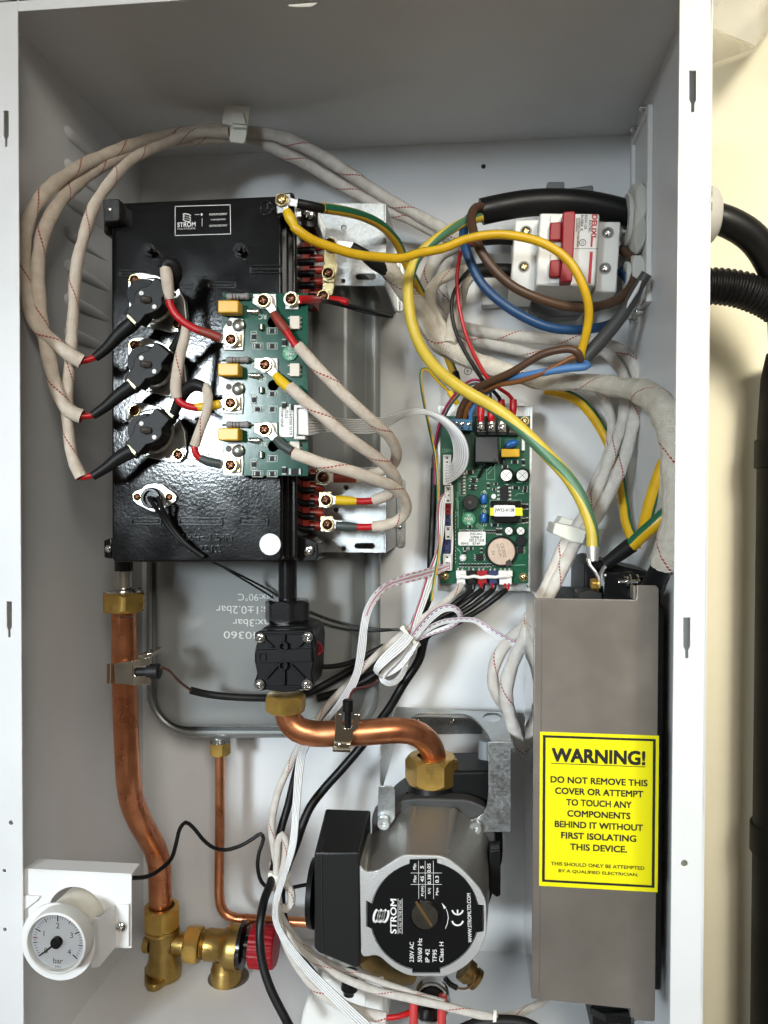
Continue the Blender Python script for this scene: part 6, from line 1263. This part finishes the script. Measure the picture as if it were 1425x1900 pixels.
build('leg', M().prism(leg, yl-.0016, yl), ZINC, t, bevel=.0003)
leg = [(702, 1459), (727, 1459), (733, 1466), (733, 1517), (727, 1528), (716, 1534), (705, 1531), (700, 1522)]
build('leg', M().prism(leg, .096, .0976), ZINC, t, bevel=.0003)
xl = P(704, 1459, .096).x; zt2 = P(704, 1459, .096).z
build('side_web', M().wbox((xl, .0978, zt2-.004), (xl+.0015, .19, zs-.0018)), ZINC, t, bevel=.0003)
xr_ = P(948, 1400, yl).x
build('side_web', M().wbox((xr_-.0015, yl+.0002, P(948, 1500, yl).z), (xr_, .19, zs-.0018)), ZINC, t, bevel=.0003)
for x, y_, yy in ((713, 1523, .0955), (882, 1532, .102)):
    m = M(); kk = S(yy); m.ring(P(x, y_, yy), (0, -1, 0), 4.6*kk, 11.5*kk, .006, 28); m.lathe(P(x, y_, yy), (0, -1, 0), [(0, 4.6*kk), (.003, 4.6*kk)], 6); build('socket_screw', m, mat('zinc_screw', (.66, .68, .68), .35, .9), t)
m = M(); m.box(760, 1330, 895, 1362, .2145, .2165); build('wall_plate', m, ZINC, t, bevel=.0005)
for x in (775, 840): screw(t, x, 1338, .214, 5, STEEL)
# ============================================================ grey cover with the warning label
COVER = mat('taupe_satin_steel', (.30, .265, .235), .36, .5, bump=.10, bscale=700, bdist=.0002, var=.22, vscale=11, rvar=.09)
COVERS = mat('polished_cover_edge', (.46, .45, .44), .06, .95)
yc = .042
t = thing('metal_cover', 'taupe grey folded metal cover carrying a yellow warning label', 'cover', P(1110, 1850, .08))
kx = S(yc); xl = P(991, 1110, yc).x; xr = P(1222.5, 1110, yc).x; z0 = P(1100, 1111.5, yc).z; zt = P(1200, 1086, yc).z; zb = P(1040, 1857, yc).z; zb2 = P(1200, 1895, yc).z
xn = P(1181, 1100, yc).x
m = M(); m.prism_w([(xl, yc, z0), (xn, yc, z0), (xn, yc, zt), (xr-.002, yc, zt), (xr, yc, zt-.002), (xr, yc, zb2+.001), (xr-.001, yc, zb2), (xn+.001, yc, zb2), (xn-.001, yc, zb-.002), (xl, yc, zb)], Vector((0, .0012, 0)))
build('front_plate', m, COVER, t, bevel=.0005)
build('side_plate', M().wbox((xl, yc+.0014, zb), (xl+.0012, .115, z0)), COVERS, t)
m = M(); m.prism_w([(xl+.0125*0+.0045, yc-.00025, zb+.004), (xl+.005, yc-.00025, zb+.004), (xl+.005, yc-.00025, z0-.001), (xl+.0045, yc-.00025, z0-.001)], Vector((0, .0002, 0))); build('bend_line', m, mat('bend_shade', (.20, .185, .17), .4, .5), t)
m = M(); m.wbox((xn-.0018, yc+.0004, z0), (xn-.0002, yc+.010, zt-.0006)); build('top_tab', m, COVER, t, bevel=.0003)
m = M(); m.wbox((xn-.001, yc+.0014, zb2+.0006), (xn+.001, yc+.012, zb-.002)); build('bottom_tab', m, COVER, t, bevel=.0003)
# warning label
yl_ = yc-.0004; xa, xb = P(1001, 1500, yc).x, P(1222, 1500, yc).x; za_, zb_ = P(1111, 1361, yc).z, P(1111, 1649, yc).z
m = M(); m.wbox((xa, yl_, zb_), (xb-.0002, yc-.0001, za_)); wl = build('warning_label', m, mat('yellow_label', (.86, .78, .004), .42), t, label='yellow warning label with black border and lettering')
m = M(); w_ = xb-xa; h_ = za_-zb_
def LW(u, v): return (xa+u*w_, yl_-.0002, za_-v*h_)
def bar(u0, v0, u1, v1): m.face([m.bm.verts.new(LW(*p)) for p in ((u0, v0), (u1, v0), (u1, v1), (u0, v1))])
bar(.025, .021, .97, .036); bar(.025, .957, .97, .972); bar(.025, .036, .048, .957); bar(.947, .036, .97, .957)
def ltext(s_, u0, u1, v0, v1, bold=.03):
    bold *= 1.0
    V, F = glyphs(s_, bold); ax = min(v.x for v in V); bx = max(v.x for v in V); ay = min(v.y for v in V); by = max(v.y for v in V)
    vs = []
    for v in V:
        p = LW(u0+(v.x-ax)/(bx-ax)*(u1-u0), v1-(v.y-ay)/(by-ay)*(v1-v0)); vs.append(m.bm.verts.new((p[0], p[1]-v.z, p[2])))
    for f in F: m.face([vs[i] for i in f])
ltext('WARNING!', .10, .885, .100, .192, .035); bar(.095, .199, .885, .2035)
for i, (s_, a, b) in enumerate((('DO NOT REMOVE THIS', .092, .905), ('COVER OR ATTEMPT', .13, .87), ('TO TOUCH ANY', .225, .775), ('COMPONENTS', .235, .765), ('BEHIND IT WITHOUT', .13, .87), ('FIRST ISOLATING', .185, .815), ('THIS DEVICE.', .26, .74))):
    ltext(s_, a, b, .283+i*.0717, .326+i*.0717+(0 if i else 0), .026)
ltext('THIS SHOULD ONLY BE ATTEMPTED', .10, .885, .838, .861, .018); ltext('BY A QUALIFIED ELECTRICIAN.', .165, .835, .884, .907, .018)
build('lettering', m, INKK, wl)

# ============================================================ relay behind the cover
t = thing('power_relay', 'black power relay block with terminal bolts above the grey cover', 'relay', P(1130, 1110, .12))
m = M(); m.prism([(1084, 1045), (1104, 1039), (1120, 1040), (1160, 1052), (1250, 1072), (1256, 1150), (1082, 1150)], .118, .19); build('housing', m, BLACKP, t, bevel=.0015)
m = M(); m.prism([(1118, 1062), (1176, 1062), (1182, 1070), (1236, 1072), (1236, 1150), (1118, 1150)], .102, .1178); build('terminal_block', m, BLACKGLOSS, t, bevel=.001)
m = M(); m.prism([(1072, 1098), (1095, 1094), (1118, 1100), (1118, 1150), (1072, 1150)], .098, .117); build('terminal_block', m, BLACKM, t, bevel=.001)
m = M(); o = P(1096, 1084, .107); m.hexnut(o, (1, 0, 0), .0044, .004, 0, .2); m.lathe(o+Vector((.004, 0, 0)), (1, 0, 0), [(0, .0052), (.001, .0052)], 20); build('earth_bolt', m, BRASS, t)
m = M(); o = P(1147, 1080, .098); m.lathe(o, (1, 0, 0), [(q*.0006, .0015+.0002*(q % 2)) for q in range(10)], 14); m.hexnut(o+Vector((.004, 0, 0)), (1, 0, 0), .0042, .003, 0, .2); m.ring(o+Vector((.0072, 0, 0)), (1, 0, 0), .001, .0055, .001, 20); m.lathe(o+Vector((.0085, 0, 0)), (1, 0, 0), [(0, .002), (.006, .002)], 12); m.ring(o+Vector((.012, 0, 0)), (1, 0, 0), .001, .0055, .001, 20); build('terminal_bolt', m, STEEL, t)
build('terminal_dots', M().lathe(P(1123, 1067, .1018), (0, -1, 0), [(0, .0008), (.0002, .0008)], 12), INKW, t)
t = thing('gap_shade_block', 'black block standing in for the shade between the grey cover and the right flange', 'block', P(1180, 1500, .1))
m = M(); m.wbox((P(1050, 1300, .1).x, .075, P(1100, 1790, .1).z), (W-.003, .19, P(1100, 1115, .1).z)); build('body', m, mat('gap_shade_black', (.006, .006, .006), .6), t, bevel=.002)  # solid black mass added to make the gap beside the cover dark
m = M(); m.prism([(1100, 1858), (1178, 1872), (1178, 1930), (1100, 1930)], .075, .12); build('foot', m, BLACKP, t, bevel=.002)
m = M(); m.lathe(P(1140, 1872, .075), (0, -.3, -1), [(0, .016), (.004, .016), (.006, .011)], 6); build('foot_nut', m, BLACKGLOSS, t)

# ============================================================ gland plate on the right side panel
t = thing('gland_plate', 'white plastic plate with two cable glands on the right side panel', 'gland plate', PX(1190, 400, W))
a = PX(1213, 193, W); b = PX(1180, 260, W); c = PX(1211, 558, W)
ya, yb2 = a.y, b.y; zt, zb = a.z, c.z
m = M(); fw = .004
for p, q in (((W-.004, ya, zb), (W-.0002, ya+fw, zt)), ((W-.004, yb2-fw, zb), (W-.0002, yb2, zt)), ((W-.004, ya+fw, zt-fw), (W-.0002, yb2-fw, zt)), ((W-.004, ya+fw, zb), (W-.0002, yb2-fw, zb+fw))): m.wbox(p, q)
build('rim', m, WHITEP, t, bevel=.0005)
build('panel', M().wbox((W-.0014, ya+fw, zb+fw), (W-.0003, yb2-fw, zt-fw)), WHITEP, t)
ym = (ya+yb2)/2
zg = P(1190, 408, ym).z; m = M(); m.hexnut((W-.0016, ym, zg), (-1, 0, 0), .029, .009, .0115, .3); gn = build('gland_nut', m, CREAMP, t, smooth=30)
build('gland_sleeve', M().ring((W-.0108, ym, zg), (-1, 0, 0), .0108, .0195, .003, 36), CREAMP, gn)
zg2 = P(1195, 512, ym).z; m = M(); m.hexnut((W-.0016, ym, zg2), (-1, 0, 0), .017, .009, .007, .3); gn2 = build('gland_nut', m, CREAMP, t, smooth=30)
build('gland_sleeve', M().ring((W-.0108, ym, zg2), (-1, 0, 0), .006, .011, .003, 30), CREAMP, gn2)
for px, py in ((1195, 200), (1178, 238), (1187, 578), (1176, 596)):
    p = PX(px+8, py, W); m = M(); m.lathe((W-.0003, min(p.y, .21), p.z), (-1, 0, 0), [(0, .0022)]+[(.001+q*.0006, .0021+.0002*(q % 2)) for q in range(9)]+[(.0072, 0)], 14); build('screw', m, STEEL, t)

# ============================================================ outside, right of the cabinet
t = thing('cable_gland', 'rounded off-white cable gland on the outside of the cabinet', 'cable gland', (W+.01, .12, zg))
m = M(); yo = .135; zo = P(1330, 400, yo).z; m.lathe((W+T, yo, zo), (1, 0, 0), [(0, .022), (.026, .022), (.035, .021), (.041, .0185), (.0435, .015), (.044, .0105)], 40); gd = build('body', m, CREAMP, t, smooth=50)
m = M()
for q in range(14): m.wbox((W+T+.027, yo-.0224, zo+.012-q*.0012), (W+T+.034, yo-.0212, zo+.0124-q*.0012)) if q not in (6, 7, 8) else None
build('scale_marks', m, mat('faint_grey', (.40, .38, .33), .6), gd)
C('mains_cable', 'thick black cable curving down from the outer gland', 'cable', [(1318, 402, .135), (1345, 410, .135), (1380, 428, .137), (1405, 450, .14), (1425, 480, .144), (1442, 520, .15), (1452, 580, .16), (1455, 660, .17)], 52, RUBBER, n=28)
m = M(); path, _ = catmull([P(1300, 531, .15), P(1325, 531, .15), P(1350, 533, .15), P(1380, 539, .15), P(1405, 548, .151), P(1430, 560, .152), P(1470, 590, .155)], .0004)
rr = [31*S(.15)*(1+.05*math.sin(i*.0004*2*math.pi/.0038)) for i in range(len(path))]
m.tube(path, rr, 28, raw=True); tag(build('corrugated_conduit', m, BLACKP, None, smooth=180), 'black corrugated conduit leaving the cabinet below the gland', 'conduit')
t = thing('soil_pipe', 'large black vertical pipe against the cream wall at the photo edge', 'pipe', P(1440, 1900, .19))
px_ = P(1466, 1200, .19).x; rr_ = P(1466, 1200, .19).x-P(1394, 1200, .19).x
PIPEB = mat('black_pipe_plastic', (.005, .005, .0045), .5, spec=.1, bump=.06, bscale=60, bdist=.0005, rvar=.1, vscale=15)
zt_ = P(1430, 655, .19).z
m = M(); m.lathe((px_+.004, .19, zt_), (0, 0, -1), [(0, rr_*.8), (.02, rr_*.93), (.06, rr_)]+[(.1+.1*q, rr_) for q in range(9)], 48); build('pipe', m, PIPEB, t, smooth=60)
for py, e0 in ((1560, 12), (845, 8)):
    m = M(); zz = P(1400, py-30, .19).z; m.lathe((px_+.004, .19, zz), (0, 0, -1), [(0, rr_*1.02), (.001, rr_*1.07), (.022, rr_*1.07), (.023, rr_*1.0)], 48); build('socket_ring', m, PIPEB, t)
# crumpled clear film on the wall
FILM = bpy.data.materials.new('clear_film'); FILM.use_nodes = True; b_ = FILM.node_tree.nodes['Principled BSDF']; b_.inputs['Base Color'].default_value = (.93, .90, .82, 1); b_.inputs['Roughness'].default_value = .18; b_.inputs['Alpha'].default_value = .32
def film(pts, label, y):
    rows = []; m = M()
    for row in pts: rows.append([m.bm.verts.new(P(*p)) for p in row])
    for a, b in zip(rows, rows[1:]):
        for i in range(len(a)-1): m.face([a[i], a[i+1], b[i+1], b[i]])
    o = build('plastic_film', m, FILM, None, smooth=15); d = o.modifiers.new('thickness', 'SOLIDIFY'); d.thickness = .0003
    return tag(o, label, 'plastic film')
film([[(1300, -30, .21), (1345, -30, .19), (1412, -30, .17), (1450, -30, .215)], [(1300, 40, .20), (1330, 55, .185), (1402, 84, .165), (1440, 40, .22)], [(1290, 130, .218), (1330, 115, .221), (1372, 100, .222), (1400, 90, .2235)]], 'creased clear plastic film hanging on the wall above the gland', .2)
m = M(); m.prism([(534, 8), (590, 4), (578, 12), (556, 13), (537, 12)], -.004, -.0025); tag(build('tape_scrap', m, mat('clear_tape', (.80, .78, .70), .25, spec=.6), None, bevel=.0004), 'scrap of translucent tape on the top flange edge', 'tape')

# ============================================================ bottom: white bottle body, strain relief
t = thing('white_housing', 'white moulded plastic housing under the pump at the floor', 'housing', P(640, 1880, .1))
m = M(); m.prism(dens([(552, 1930), (560, 1878), (580, 1832), (600, 1815), (640, 1806), (672, 1797), (705, 1795), (716, 1806), (722, 1930)]), .095, .16); build('body', m, WHITEP, t, bevel=.004, seg=4)
m = M(); m.prism(dens([(676, 1798), (704, 1796), (712, 1806), (712, 1930), (676, 1930)]), .088, .0948); build('rib', m, WHITEP, t, bevel=.003, seg=3)
m = M(); m.lathe(P(652, 1800, .085), (-.1, -.1, -1), [(0, 13*S(.08)), (.004, 14*S(.08)), (.007, 14*S(.08)), (.0075, 16*S(.08)), (.013, 16*S(.08)), (.015, 11*S(.08)), (.017, 10*S(.08))], 20); tag(build('strain_relief', m, BLACKP, None), 'black ribbed strain relief below the pump terminal box', 'strain relief')
# earth symbol sticker on the back panel
t = thing('earth_sticker', 'small white earth symbol sticker on the back panel below the braided loom', 'sticker', P(868, 688, D))
build('paper', M().prism([(858, 678), (880, 680), (879, 700), (857, 698)], D-.0006, D-.0002), STK, t)
m = M(); ye = D-.0009; m.ring(P(868, 688.5, ye), (0, -1, 0), 6*S(D), 7.2*S(D), .0001, 24); lines(m, [(868, 683), (868, 688)], 1, ye); lines(m, [(864, 688), (872, 688)], 1, ye); lines(m, [(865.5, 690), (870.5, 690)], 1, ye); lines(m, [(867, 692), (869, 692)], 1, ye); build('symbol', m, INKK, t)
